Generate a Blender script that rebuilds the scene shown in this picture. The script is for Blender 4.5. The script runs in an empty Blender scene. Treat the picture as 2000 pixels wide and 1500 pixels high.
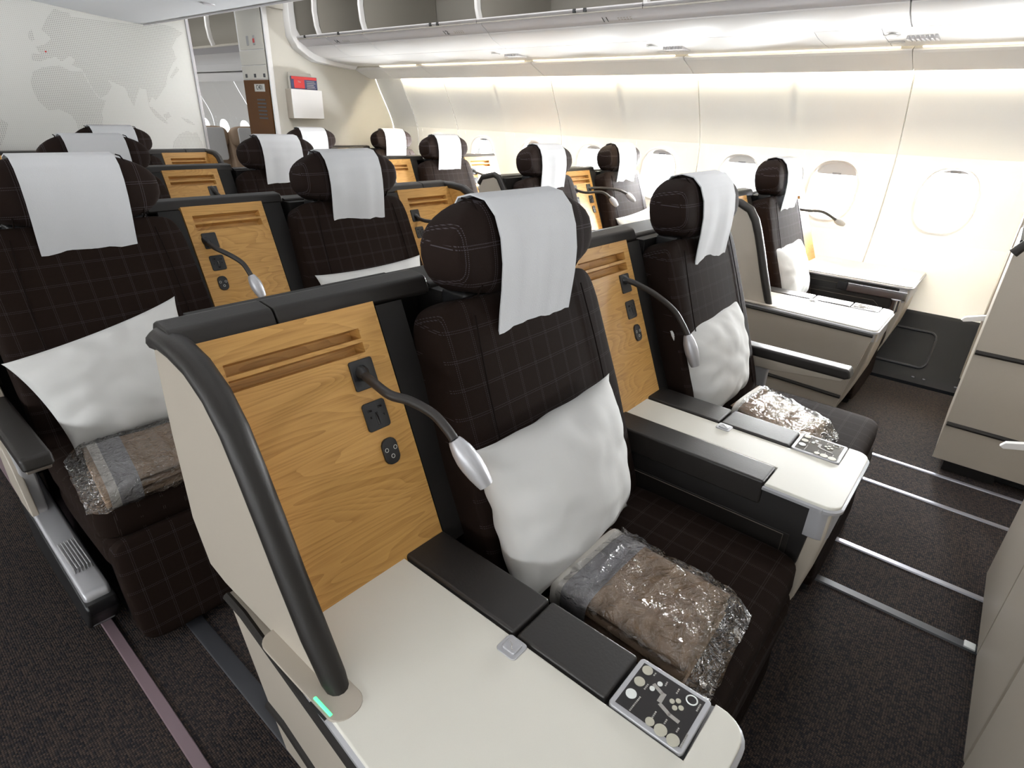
import bpy, bmesh, math, random
from mathutils import Vector, Matrix, noise
random.seed(7)
S = bpy.context.scene
COL = S.collection
S.unit_settings.scale_length = 0.78

# ------------------------------------------------------------------ camera
FPX, YAW, PITCH, ROLL, CZ = 1118.89, 0.8816, 0.4342, 0.0389, 1.4602
fw = Vector((math.sin(YAW)*math.cos(PITCH), math.cos(YAW)*math.cos(PITCH), -math.sin(PITCH)))
r0 = Vector((math.cos(YAW), -math.sin(YAW), 0)); u0 = r0.cross(fw)
rt = math.cos(ROLL)*r0 + math.sin(ROLL)*u0
up = -math.sin(ROLL)*r0 + math.cos(ROLL)*u0
cd = bpy.data.cameras.new('camera'); cam = bpy.data.objects.new('camera', cd); COL.objects.link(cam)
cam.matrix_world = Matrix(((rt.x, up.x, -fw.x, 0), (rt.y, up.y, -fw.y, 0), (rt.z, up.z, -fw.z, CZ), (0, 0, 0, 1)))
cd.sensor_width = 36; cd.sensor_fit = 'HORIZONTAL'; cd.lens = 36*FPX/2000; cd.clip_start = 0.01; cd.clip_end = 200
S.camera = cam

# ------------------------------------------------------------------ light
S.view_settings.view_transform = 'Standard'; S.view_settings.look = 'None'
S.view_settings.gamma = 1.0; S.view_settings.use_curve_mapping = False
S.view_settings.exposure = -0.2
W = bpy.data.worlds.new('sky'); S.world = W; W.use_nodes = True
W.node_tree.nodes['Background'].inputs[0].default_value = (0.93, 0.97, 1.0, 1)
W.node_tree.nodes['Background'].inputs[1].default_value = 4.0
def add_light(kind, name, loc, rot, energy, color, size=None, size_y=None, angle=None):
    d = bpy.data.lights.new(name, kind); d.energy = energy; d.color = color
    if kind == 'AREA':
        d.shape = 'RECTANGLE'; d.size = size; d.size_y = size_y
    if angle is not None: d.angle = angle
    o = bpy.data.objects.new(name, d); COL.objects.link(o); o.location = loc; o.rotation_euler = rot
    return o
SUN_DIR = Vector((-1.0, 0.85, -0.38))
sun = add_light('SUN', 'sun', (12, -8, 6), SUN_DIR.to_track_quat('-Z', 'Y').to_euler(), 45.0, (1.0, 0.96, 0.9), angle=0.02)
WIN_DY = 0.7165
WIN_Y0 = 0.372
PANEL_Y = [-3.56, -2.13, -0.70, 0.73, 2.163, 3.59, 5.02, 5.70, 6.15]
WINS = [WIN_Y0 + WIN_DY*k for k in range(-5, 8) if WIN_Y0 + WIN_DY*k < 5.6]
WIN_W = 125.0
for yy in WINS:
    add_light('AREA', 'window_daylight', (5.13, yy, 1.10), (0, math.radians(72), 0), WIN_W, (0.95, 0.98, 1.0), 0.34, 0.30)
    add_light('AREA', 'window_daylight', (-2.33, yy, 1.10), (0, math.radians(-72), 0), 18.0, (0.95, 0.98, 1.0), 0.34, 0.30)

# ------------------------------------------------------------------ materials
MATS = {}
def nm(name):
    m = bpy.data.materials.new(name); m.use_nodes = True
    return m, m.node_tree.nodes, m.node_tree.links, m.node_tree.nodes['Principled BSDF']
def plain(name, col, rough=0.5, metal=0.0, spec=0.5, bump=None, coat=0.0, emit=None, estr=0.0, sheen=0.0, var=0.0):
    m, n, l, b = nm(name)
    b.inputs['Base Color'].default_value = (*col, 1); b.inputs['Roughness'].default_value = rough
    b.inputs['Metallic'].default_value = metal; b.inputs['Specular IOR Level'].default_value = spec
    b.inputs['Coat Weight'].default_value = coat; b.inputs['Sheen Weight'].default_value = sheen
    if emit: b.inputs['Emission Color'].default_value = (*emit, 1); b.inputs['Emission Strength'].default_value = estr
    tc = n.new('ShaderNodeTexCoord')
    if bump:
        t = n.new('ShaderNodeTexNoise'); t.inputs['Scale'].default_value = bump[0]; t.inputs['Detail'].default_value = 4
        bp = n.new('ShaderNodeBump'); bp.inputs['Strength'].default_value = bump[1]; bp.inputs['Distance'].default_value = 0.002
        l.new(tc.outputs['Object'], t.inputs['Vector']); l.new(t.outputs['Fac'], bp.inputs['Height']); l.new(bp.outputs[0], b.inputs['Normal'])
    if var:
        t = n.new('ShaderNodeTexNoise'); t.inputs['Scale'].default_value = 900; t.inputs['Detail'].default_value = 2
        mx = n.new('ShaderNodeMix'); mx.data_type = 'RGBA'
        mx.inputs[6].default_value = (*[c*(1-var) for c in col], 1); mx.inputs[7].default_value = (*[min(1, c*(1+var)) for c in col], 1)
        l.new(tc.outputs['Object'], t.inputs['Vector']); l.new(t.outputs['Fac'], mx.inputs[0]); l.new(mx.outputs[2], b.inputs['Base Color'])
    MATS[name] = m; return m
def mathn(n, l, op, a, b=None, c=None):
    x = n.new('ShaderNodeMath'); x.operation = op
    for i, v in enumerate((a, b, c)):
        if v is None: continue
        if isinstance(v, (int, float)): x.inputs[i].default_value = v
        else: l.new(v, x.inputs[i])
    return x.outputs[0]
def plaid(name, ax1, ax2, base, line, s=0.060):
    m, n, l, b = nm(name)
    tc = n.new('ShaderNodeTexCoord'); sp = n.new('ShaderNodeSeparateXYZ'); l.new(tc.outputs['Object'], sp.inputs[0])
    A, B = sp.outputs[ax1], sp.outputs[ax2]
    def lines(c, o):
        f = mathn(n, l, 'FRACT', mathn(n, l, 'MULTIPLY_ADD', c, 1/s, 50.25))
        d = mathn(n, l, 'ABSOLUTE', mathn(n, l, 'SUBTRACT', mathn(n, l, 'ABSOLUTE', mathn(n, l, 'SUBTRACT', f, 0.5)), 0.040))
        k = mathn(n, l, 'LESS_THAN', d, 0.013)
        dots = mathn(n, l, 'GREATER_THAN', mathn(n, l, 'FRACT', mathn(n, l, 'MULTIPLY_ADD', o, 240, 900.0)), 0.42)
        return mathn(n, l, 'MULTIPLY', k, dots)
    msk = mathn(n, l, 'MAXIMUM', lines(A, B), lines(B, A))
    nz = n.new('ShaderNodeTexNoise'); nz.inputs['Scale'].default_value = 600; l.new(tc.outputs['Object'], nz.inputs['Vector'])
    mx = n.new('ShaderNodeMix'); mx.data_type = 'RGBA'; mx.inputs[6].default_value = (*base, 1); mx.inputs[7].default_value = (*line, 1)
    l.new(mathn(n, l, 'MULTIPLY', msk, 0.8), mx.inputs[0]); l.new(mx.outputs[2], b.inputs['Base Color'])
    bp = n.new('ShaderNodeBump'); bp.inputs['Strength'].default_value = 0.25; bp.inputs['Distance'].default_value = 0.002
    l.new(nz.outputs['Fac'], bp.inputs['Height']); l.new(bp.outputs[0], b.inputs['Normal'])
    b.inputs['Roughness'].default_value = 0.85; b.inputs['Specular IOR Level'].default_value = 0.08
    MATS[name] = m; return m
def wood(name):
    m, n, l, b = nm(name)
    tc = n.new('ShaderNodeTexCoord'); oi = n.new('ShaderNodeObjectInfo')
    ad = n.new('ShaderNodeVectorMath'); ad.operation = 'ADD'
    cb = n.new('ShaderNodeCombineXYZ'); l.new(mathn(n, l, 'MULTIPLY', oi.outputs['Random'], 30.0), cb.inputs[0]); l.new(mathn(n, l, 'MULTIPLY', oi.outputs['Random'], 17.0), cb.inputs[2])
    l.new(tc.outputs['Object'], ad.inputs[0]); l.new(cb.outputs[0], ad.inputs[1])
    mp = n.new('ShaderNodeMapping'); mp.inputs['Scale'].default_value = (1.1, 1.5, 7.0); mp.inputs['Rotation'].default_value = (0, 0.06, 0); l.new(ad.outputs[0], mp.inputs[0])
    n1 = n.new('ShaderNodeTexNoise'); n1.inputs['Scale'].default_value = 1.6; n1.inputs['Detail'].default_value = 1.5; n1.inputs['Distortion'].default_value = 0.5; l.new(mp.outputs[0], n1.inputs['Vector'])
    rings = mathn(n, l, 'FRACT', mathn(n, l, 'MULTIPLY', n1.outputs['Fac'], 20.0))
    mp2 = n.new('ShaderNodeMapping'); mp2.inputs['Scale'].default_value = (9, 20, 260); l.new(ad.outputs[0], mp2.inputs[0])
    n2 = n.new('ShaderNodeTexNoise'); n2.inputs['Scale'].default_value = 1.0; n2.inputs['Detail'].default_value = 5; l.new(mp2.outputs[0], n2.inputs['Vector'])
    f = mathn(n, l, 'ADD', mathn(n, l, 'MULTIPLY', rings, 0.30), mathn(n, l, 'MULTIPLY', n2.outputs['Fac'], 0.70))
    cr = n.new('ShaderNodeValToRGB'); l.new(f, cr.inputs[0])
    e = cr.color_ramp.elements; e[0].position = 0.18; e[0].color = (0.60, 0.34, 0.105, 1); e[1].position = 0.85; e[1].color = (0.34, 0.165, 0.040, 1)
    k = e.new(0.5); k.color = (0.52, 0.28, 0.080, 1)
    l.new(cr.outputs[0], b.inputs['Base Color']); b.inputs['Roughness'].default_value = 0.42; b.inputs['Specular IOR Level'].default_value = 0.4
    MATS[name] = m
def carpet(name):
    m, n, l, b = nm(name)
    tc = n.new('ShaderNodeTexCoord'); mp = n.new('ShaderNodeMapping'); mp.inputs['Scale'].default_value = (185, 165, 1); l.new(tc.outputs['Object'], mp.inputs[0])
    v = n.new('ShaderNodeTexVoronoi'); v.voronoi_dimensions = '2D'; v.inputs['Scale'].default_value = 1.0; v.inputs['Randomness'].default_value = 0.12; l.new(mp.outputs[0], v.inputs['Vector'])
    sp = n.new('ShaderNodeSeparateColor'); l.new(v.outputs['Color'], sp.inputs[0])
    cr = n.new('ShaderNodeValToRGB'); l.new(sp.outputs[0], cr.inputs[0]); e = cr.color_ramp.elements
    e[0].color = (0.016, 0.015, 0.020, 1); e[1].color = (0.075, 0.054, 0.042, 1); k = e.new(0.5); k.color = (0.044, 0.034, 0.031, 1)
    dk = mathn(n, l, 'SMOOTH_MIN', 1.0, 1.0, 0.0)
    d = mathn(n, l, 'MULTIPLY', mathn(n, l, 'POWER', v.outputs['Distance'], 2.0), 2.2)
    mx = n.new('ShaderNodeMix'); mx.data_type = 'RGBA'; mx.clamp_factor = True; l.new(d, mx.inputs[0]); l.new(cr.outputs[0], mx.inputs[6]); mx.inputs[7].default_value = (0.008, 0.008, 0.009, 1)
    l.new(mx.outputs[2], b.inputs['Base Color']); b.inputs['Roughness'].default_value = 0.95; b.inputs['Specular IOR Level'].default_value = 0.15
    bp = n.new('ShaderNodeBump'); bp.invert = True; bp.inputs['Strength'].default_value = 0.6; bp.inputs['Distance'].default_value = 0.003
    l.new(v.outputs['Distance'], bp.inputs['Height']); l.new(bp.outputs[0], b.inputs['Normal'])
    MATS[name] = m
def film(name, refl=0.16, scale=26, strength=0.9):
    m, n, l, b = nm(name); n.remove(b)
    out = n['Material Output']
    tr = n.new('ShaderNodeBsdfTransparent'); tr.inputs[0].default_value = (0.97, 0.97, 0.98, 1)
    gl = n.new('ShaderNodeBsdfGlossy'); gl.inputs['Roughness'].default_value = 0.12
    fr = n.new('ShaderNodeFresnel'); fr.inputs['IOR'].default_value = 1.5
    tc = n.new('ShaderNodeTexCoord'); nz = n.new('ShaderNodeTexNoise'); nz.inputs['Scale'].default_value = scale; nz.inputs['Detail'].default_value = 3; nz.inputs['Distortion'].default_value = 1.6
    bp = n.new('ShaderNodeBump'); bp.inputs['Strength'].default_value = strength; bp.inputs['Distance'].default_value = 0.02
    l.new(tc.outputs['Object'], nz.inputs['Vector']); l.new(nz.outputs['Fac'], bp.inputs['Height'])
    l.new(bp.outputs[0], gl.inputs['Normal']); l.new(bp.outputs[0], fr.inputs['Normal'])
    f = mathn(n, l, 'ADD', mathn(n, l, 'MULTIPLY', fr.outputs[0], 0.9), refl)
    mx = n.new('ShaderNodeMixShader'); l.new(f, mx.inputs[0]); l.new(tr.outputs[0], mx.inputs[1]); l.new(gl.outputs[0], mx.inputs[2]); l.new(mx.outputs[0], out.inputs[0])
    MATS[name] = m
def pane(name):
    m, n, l, b = nm(name); n.remove(b); out = n['Material Output']
    tr = n.new('ShaderNodeBsdfTransparent'); gl = n.new('ShaderNodeBsdfGlossy'); gl.inputs['Roughness'].default_value = 0.03
    fr = n.new('ShaderNodeFresnel'); fr.inputs['IOR'].default_value = 1.45
    mx = n.new('ShaderNodeMixShader'); l.new(fr.outputs[0], mx.inputs[0]); l.new(tr.outputs[0], mx.inputs[1]); l.new(gl.outputs[0], mx.inputs[2]); l.new(mx.outputs[0], out.inputs[0])
    MATS[name] = m
def dots(name, base, dot, pitch=0.0125, r=0.30):
    m, n, l, b = nm(name)
    tc = n.new('ShaderNodeTexCoord'); sp = n.new('ShaderNodeSeparateXYZ'); l.new(tc.outputs['Object'], sp.inputs[0])
    fx = mathn(n, l, 'SUBTRACT', mathn(n, l, 'FRACT', mathn(n, l, 'MULTIPLY_ADD', sp.outputs[0], 1/pitch, 100.0)), 0.5)
    fz = mathn(n, l, 'SUBTRACT', mathn(n, l, 'FRACT', mathn(n, l, 'MULTIPLY_ADD', sp.outputs[2], 1/pitch, 100.0)), 0.5)
    d = mathn(n, l, 'SQRT', mathn(n, l, 'ADD', mathn(n, l, 'MULTIPLY', fx, fx), mathn(n, l, 'MULTIPLY', fz, fz)))
    k = mathn(n, l, 'LESS_THAN', d, r)
    mx = n.new('ShaderNodeMix'); mx.data_type = 'RGBA'; mx.inputs[6].default_value = (*base, 1); mx.inputs[7].default_value = (*dot, 1)
    l.new(k, mx.inputs[0]); l.new(mx.outputs[2], b.inputs['Base Color']); b.inputs['Roughness'].default_value = 0.45
    MATS[name] = m

plaid('plaid_back', 0, 2, (0.012, 0.0068, 0.0050), (0.048, 0.042, 0.047))
plaid('plaid_seat', 0, 1, (0.013, 0.0075, 0.0055), (0.048, 0.041, 0.040))
plaid('plaid_head', 0, 2, (0.015, 0.0092, 0.0075), (0.075, 0.066, 0.075), 0.085)
wood('oak'); carpet('carpet'); film('film', 0.05); pane('pane'); film('film_grey', 0.07, 40, 1.0)
plain('leather', (0.0165, 0.0140, 0.0125), 0.42, bump=(180, 0.15))
plain('rim', (0.0165, 0.0140, 0.0125), 0.45, spec=0.35, bump=(260, 0.12))
plain('dark', (0.010, 0.0088, 0.0082), 0.55, spec=0.3)
plain('fabric_seam', (0.009, 0.006, 0.005), 0.9, spec=0.05)
plain('dark_panel', (0.010, 0.0085, 0.008), 0.5)
plain('thread', (0.11, 0.09, 0.075), 0.7)
plain('shell', (0.41, 0.365, 0.305), 0.42, var=0.05)
plain('table', (0.69, 0.67, 0.60), 0.35, var=0.04)
plain('silver', (0.46, 0.46, 0.48), 0.42, metal=0.5)
plain('grey_plastic', (0.36, 0.355, 0.36), 0.45)
plain('chrome', (0.75, 0.75, 0.77), 0.15, metal=1.0)
plain('black', (0.010, 0.010, 0.011), 0.40)
plain('black_gloss', (0.015, 0.012, 0.012), 0.2)
plain('neck', (0.022, 0.018, 0.016), 0.5)
plain('button', (0.46, 0.44, 0.36), 0.5)
plain('button_white', (0.75, 0.77, 0.75), 0.5)
plain('print_grey', (0.33, 0.31, 0.29), 0.6)
plain('print_white', (0.55, 0.54, 0.5), 0.6)
plain('cloth', (0.55, 0.555, 0.57), 0.9, bump=(420, 0.25), sheen=0.1)
plain('pillow', (0.56, 0.555, 0.54), 0.9, bump=(30, 0.25))
plain('blanket', (0.36, 0.25, 0.165), 0.95, bump=(300, 0.5))
plain('blanket_grey', (0.34, 0.33, 0.34), 0.95, bump=(300, 0.5))
plain('band', (0.66, 0.63, 0.58), 0.8)
plain('side_wall', (0.90, 0.89, 0.865), 0.5)
plain('bulkhead', (0.60, 0.575, 0.515), 0.5)
plain('bin_white', (0.80, 0.79, 0.785), 0.4)
plain('bin_rail', (0.56, 0.545, 0.56), 0.5)
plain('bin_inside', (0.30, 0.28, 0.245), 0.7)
plain('seam', (0.25, 0.24, 0.22), 0.7)
plain('dado', (0.0095, 0.0105, 0.0135), 0.6, spec=0.15)
plain('track', (0.42, 0.42, 0.46), 0.35, metal=0.7)
plain('track_dark', (0.028, 0.029, 0.034), 0.45)
plain('track_cover', (0.17, 0.12, 0.135), 0.45)
plain('brown_door', (0.105, 0.040, 0.007), 0.5, spec=0.15)
plain('far_seat', (0.30, 0.215, 0.15), 0.6)
plain('red', (0.55, 0.03, 0.03), 0.5)
plain('navy', (0.03, 0.04, 0.11), 0.4)
plain('paper', (0.52, 0.49, 0.44), 0.8)
plain('ink', (0.02, 0.02, 0.02), 0.7)
plain('green_light', (0.1, 0.8, 0.3), 0.4, emit=(0.08, 1.0, 0.3), estr=2.0)
plain('tube_warm', (1, 0.93, 0.75), 0.5, emit=(1.0, 0.89, 0.66), estr=210.0)
plain('tube_dim', (1, 0.9, 0.7), 0.5, emit=(1.0, 0.88, 0.66), estr=2.2)
plain('ceiling_lamp', (1, 1, 1), 0.5, emit=(1.0, 0.985, 0.96), estr=5.5)
plain('ceiling_lamp_left', (1, 1, 1), 0.5, emit=(1.0, 0.985, 0.96), estr=1.2)
plain('fill', (1, 1, 1), 0.5, emit=(1.0, 0.99, 0.97), estr=9.0)  # glow of the strips added for soft light under the centre bins
plain('ceiling_white', (0.62, 0.63, 0.65), 0.5)
plain('far_fill', (1, 1, 1), 0.5, emit=(1.0, 0.98, 0.93), estr=6.0)
dots('map_dots', (0.66, 0.65, 0.62), (0.38, 0.37, 0.35), 0.0125, 0.33)
dots('map_base', (0.66, 0.65, 0.62), (0.56, 0.55, 0.52), 0.0125, 0.24)

# ------------------------------------------------------------------ mesh helpers
class MB:
    def __init__(s): s.bm = bmesh.new(); s.flat = False
    def box(s, x0, x1, y0, y1, z0, z1, bev=0.0, seg=2, M=None):
        s.flat = True; t = bmesh.new(); bmesh.ops.create_cube(t, size=1)
        for v in t.verts: v.co = Vector((x0+(v.co.x+.5)*(x1-x0), y0+(v.co.y+.5)*(y1-y0), z0+(v.co.z+.5)*(z1-z0)))
        if bev > 0: bmesh.ops.bevel(t, geom=t.edges[:], offset=bev, segments=seg, profile=0.5, affect='EDGES')
        return s._merge(t, M)
    def _merge(s, t, M=None):
        if M: bmesh.ops.transform(t, matrix=M, verts=t.verts)
        bmesh.ops.recalc_face_normals(t, faces=t.faces)
        me = bpy.data.meshes.new('tmp'); t.to_mesh(me); t.free(); s.bm.from_mesh(me); bpy.data.meshes.remove(me); return s
    def raw(s, vs, fs, M=None):
        t = bmesh.new(); vv = [t.verts.new(v) for v in vs]
        for f in fs:
            try: t.faces.new([vv[i] for i in f])
            except ValueError: pass
        return s._merge(t, M)
    def prism(s, pts, axis, a, b, bev=0.0, seg=2, M=None):
        # pts: 2d outline in the two other axes (in xyz order)
        s.flat = True; t = bmesh.new()
        def mk(p, d):
            if axis == 'z': return (p[0], p[1], d)
            if axis == 'y': return (p[0], d, p[1])
            return (d, p[0], p[1])
        lo = [t.verts.new(mk(p, a)) for p in pts]; hi = [t.verts.new(mk(p, b)) for p in pts]
        t.faces.new(lo[::-1]); t.faces.new(hi); k = len(pts)
        for i in range(k): t.faces.new((lo[i], lo[(i+1) % k], hi[(i+1) % k], hi[i]))
        bmesh.ops.recalc_face_normals(t, faces=t.faces)
        if bev > 0:
            t.faces.ensure_lookup_table()
            caps = [e for e in t.edges if abs(getattr(e.verts[0].co, axis)-getattr(e.verts[1].co, axis)) < 1e-6]
            bmesh.ops.bevel(t, geom=caps, offset=bev, segments=seg, profile=0.5, affect='EDGES')
        return s._merge(t, M)
    def tube(s, pts, r, seg=10, caps=True, sq=None):
        pts = [Vector(p) for p in pts]; n = len(pts)
        rr = r if isinstance(r, (list, tuple)) else [r]*n
        vs, fs = [], []
        ref = None
        for i, p in enumerate(pts):
            d = (pts[min(i+1, n-1)]-pts[max(i-1, 0)]).normalized()
            if ref is None:
                ref = Vector((0, 0, 1)) if abs(d.z) < .9 else Vector((1, 0, 0))
            a = (ref - d*ref.dot(d)).normalized(); ref = a; b = d.cross(a)
            for k in range(seg):
                th = 2*math.pi*k/seg
                vs.append(p + rr[i]*(math.cos(th)*a + math.sin(th)*b*(sq or 1.0)))
        for i in range(n-1):
            for k in range(seg):
                fs.append((i*seg+k, i*seg+(k+1) % seg, (i+1)*seg+(k+1) % seg, (i+1)*seg+k))
        if caps: fs.append(tuple(range(seg))[::-1]); fs.append(tuple(range((n-1)*seg, n*seg)))
        return s.raw(vs, fs)
    def sq(s, c, h, e1=0.25, e2=0.25, nu=32, nv=16, M=None, fn=None):
        # superellipsoid; e1 vertical, e2 horizontal
        def cp(a, e): v = math.cos(a); return math.copysign(abs(v)**e, v)
        def sp(a, e): v = math.sin(a); return math.copysign(abs(v)**e, v)
        vs = []
        for j in range(1, nv):
            ph = -math.pi/2 + math.pi*j/nv
            # even out sampling for boxy exponents
            for i in range(nu):
                th = 2*math.pi*i/nu
                vs.append(Vector((h[0]*cp(ph, e1)*cp(th, e2), h[1]*cp(ph, e1)*sp(th, e2), h[2]*sp(ph, e1))))
        b0 = len(vs); vs.append(Vector((0, 0, -h[2]))); vs.append(Vector((0, 0, h[2])))
        fs = []
        for j in range(nv-2):
            for i in range(nu): fs.append((j*nu+i, j*nu+(i+1) % nu, (j+1)*nu+(i+1) % nu, (j+1)*nu+i))
        for i in range(nu):
            fs.append((b0, (i+1) % nu, i)); fs.append((b0+1, (nv-2)*nu+i, (nv-2)*nu+(i+1) % nu))
        if fn: vs = [fn(v) for v in vs]
        cc = Vector(c); vs = [v+cc for v in vs] if not M else [M @ v + cc for v in vs]
        return s.raw(vs, fs)
    def disc(s, c, r, h, seg=16, axis=None):
        vs, fs = [], []
        for z in (0, h):
            for k in range(seg): th = 2*math.pi*k/seg; vs.append((r*math.cos(th), r*math.sin(th), z))
        fs = [tuple(range(seg))[::-1], tuple(range(seg, 2*seg))] + [(k, (k+1) % seg, seg+(k+1) % seg, seg+k) for k in range(seg)]
        M = Matrix.Translation(Vector(c))
        if axis is not None: M = M @ Vector(axis).to_track_quat('Z', 'Y').to_matrix().to_4x4()
        return s.raw(vs, fs, M)
    def mesh(s, name, m, ang=38, mirror=False, shift=(0, 0, 0)):
        if mirror:
            for v in s.bm.verts: v.co.x = -v.co.x
            bmesh.ops.reverse_faces(s.bm, faces=s.bm.faces)
        for v in s.bm.verts: v.co += Vector(shift)
        cn = None
        if s.flat and len(s.bm.faces) < 4000:      # area-weighted corner normals keep the flat faces flat
            s.bm.normal_update(); cn = []; ca = math.cos(math.radians(62))
            ar = {f: f.calc_area() for f in s.bm.faces}
            for f in s.bm.faces:
                for lp in f.loops:
                    n_ = Vector()
                    for g in lp.vert.link_faces:
                        if g.normal.dot(f.normal) > ca: n_ += g.normal*ar[g]
                    cn.append(n_.normalized() if n_.length > 1e-12 else f.normal.copy())
        me = bpy.data.meshes.new(name); s.bm.to_mesh(me); s.bm.free()
        me.polygons.foreach_set('use_smooth', [True]*len(me.polygons)); me.set_sharp_from_angle(angle=math.radians(ang))
        if cn: me.normals_split_custom_set(cn)
        me.materials.append(MATS[m]); return me
def outline_round(pts, radii, seg=5):
    out = []; k = len(pts)
    for i, p in enumerate(pts):
        r = radii[i] if isinstance(radii, (list, tuple)) else radii
        p = Vector(p); a = Vector(pts[i-1])-p; b = Vector(pts[(i+1) % k])-p
        if r <= 0: out.append(tuple(p)); continue
        a.normalize(); b.normalize(); ang = a.angle(b); t = r/math.tan(ang/2)
        c = p + (a+b).normalized()*(r/math.sin(ang/2)); s0 = p+a*t-c; s1 = p+b*t-c
        for j in range(seg+1):
            q = s0.lerp(s1, j/seg); q = q.normalized()*r; out.append(tuple(c+q))
    return out
def rect(x0, x1, y0, y1): return [(x0, y0), (x1, y0), (x1, y1), (x0, y1)]

def link(name, data, parent=None, loc=(0, 0, 0), **props):
    o = bpy.data.objects.new(name, data); COL.objects.link(o); o.location = loc
    if parent: o.parent = parent
    for k, v in props.items():
        if v is not None: o[k] = v
    return o
def thing(name, label, cat, loc=(0, 0, 0), group=None, data=None): return link(name, data, None, loc, label=label, category=cat, group=group)
def struct(name, data=None, label=None, loc=(0, 0, 0)): return link(name, data, None, loc, kind='structure', label=label)
class Proto:
    def __init__(s): s.parts = []
    def add(s, name, mb, m, parent=-1, label=None, ang=38, mirror=False, shift=(0, 0, 0)):
        s.parts.append((name, mb.mesh(name, m, ang, mirror, shift) if isinstance(mb, MB) else mb, parent, label)); return len(s.parts)-1
    def put(s, name, label, cat, loc, group=None, skip=()):
        root = thing(name, label, cat, loc, group); objs = []
        for (n, me, p, lb) in s.parts:
            if n in skip: objs.append(None); continue
            objs.append(link(n, me, root if p < 0 or objs[p] is None else objs[p], label=lb))
        return root

# wood plane frame: bottom (y .77, z .60) -> top (y .973, z 1.10)
WDIR = Vector((0, 0.203, 0.5)).normalized(); WN = Vector((0, -WDIR.z, WDIR.y))   # normal towards -y/up
WL = math.hypot(0.203, 0.5)
def wp(x, z, off=0.0):
    t = (z-0.60)/WDIR.z
    return Vector((x, 0.77, 0.60)) + WDIR*t + WN*off
def wood_plane(x0, x1, slots, zt=1.10, zb=0.585, th=0.012):
    """slab on the wood plane with recessed slots [(xa, xb, za, zb)] stacked; grooves are real"""
    mb = MB(); zs = sorted({zb, zt, *[v for s in slots for v in s[2:]]}); xs = sorted({x0, x1, *[v for s in slots for v in s[:2]]})
    vs, fs = [], []
    def quad(a, b, c, d): i = len(vs); vs.extend([a, b, c, d]); fs.append((i, i+1, i+2, i+3))
    for i in range(len(xs)-1):
        for j in range(len(zs)-1):
            xa, xb, za, zc = xs[i], xs[i+1], zs[j], zs[j+1]
            ins = any(s[0]-1e-6 <= xa and xb <= s[1]+1e-6 and s[2]-1e-6 <= za and zc <= s[3]+1e-6 for s in slots)
            if not ins: quad(wp(xa, za), wp(xb, za), wp(xb, zc), wp(xa, zc))
            else:
                o = -0.030
                quad(wp(xa+.004, za+.002, o), wp(xb-.004, za+.002, o), wp(xb-.004, zc-.004, o), wp(xa+.004, zc-.004, o))
                quad(wp(xa, za), wp(xb, za), wp(xb-.004, za+.002, o), wp(xa+.004, za+.002, o))
                quad(wp(xa+.004, zc-.004, o), wp(xb-.004, zc-.004, o), wp(xb, zc), wp(xa, zc))
                quad(wp(xa, za), wp(xa+.004, za+.002, o), wp(xa+.004, zc-.004, o), wp(xa, zc))
                quad(wp(xb-.004, za+.002, o), wp(xb, za), wp(xb, zc), wp(xb-.004, zc-.004, o))
    o = -0.034
    quad(wp(x0, zb, o), wp(x0, zt, o), wp(x1, zt, o), wp(x1, zb, o))
    quad(wp(x0, zb), wp(x0, zt), wp(x0, zt, o), wp(x0, zb, o)); quad(wp(x1, zb), wp(x1, zb, o), wp(x1, zt, o), wp(x1, zt))
    quad(wp(x0, zt), wp(x1, zt), wp(x1, zt, o), wp(x0, zt, o)); quad(wp(x0, zb), wp(x0, zb, o), wp(x1, zb, o), wp(x1, zb))
    t = bmesh.new(); vv = [t.verts.new(v) for v in vs]
    for f in fs: t.faces.new([vv[k] for k in f])
    bmesh.ops.remove_doubles(t, verts=t.verts, dist=1e-5)
    mb._merge(t); return mb
def plate(x0, x1, z0, z1, th=0.006, r=0.006, off=0.0, seg=3):
    """rounded plate on the wood plane"""
    cx, cz = (x0+x1)/2, (z0+z1)/2; hx = (x1-x0)/2; hz = (z1-z0)/2/WDIR.z
    M = Matrix.Translation(wp(cx, cz, off)) @ Matrix((( 1, 0, 0, 0), (0, WDIR.y, WN.y, 0), (0, WDIR.z, WN.z, 0), (0, 0, 0, 1)))
    mb = MB(); mb.prism(outline_round(rect(-hx, hx, -hz, hz), r, 4), 'z', -0.002, th, bev=0.0015, seg=1, M=M); return mb

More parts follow.
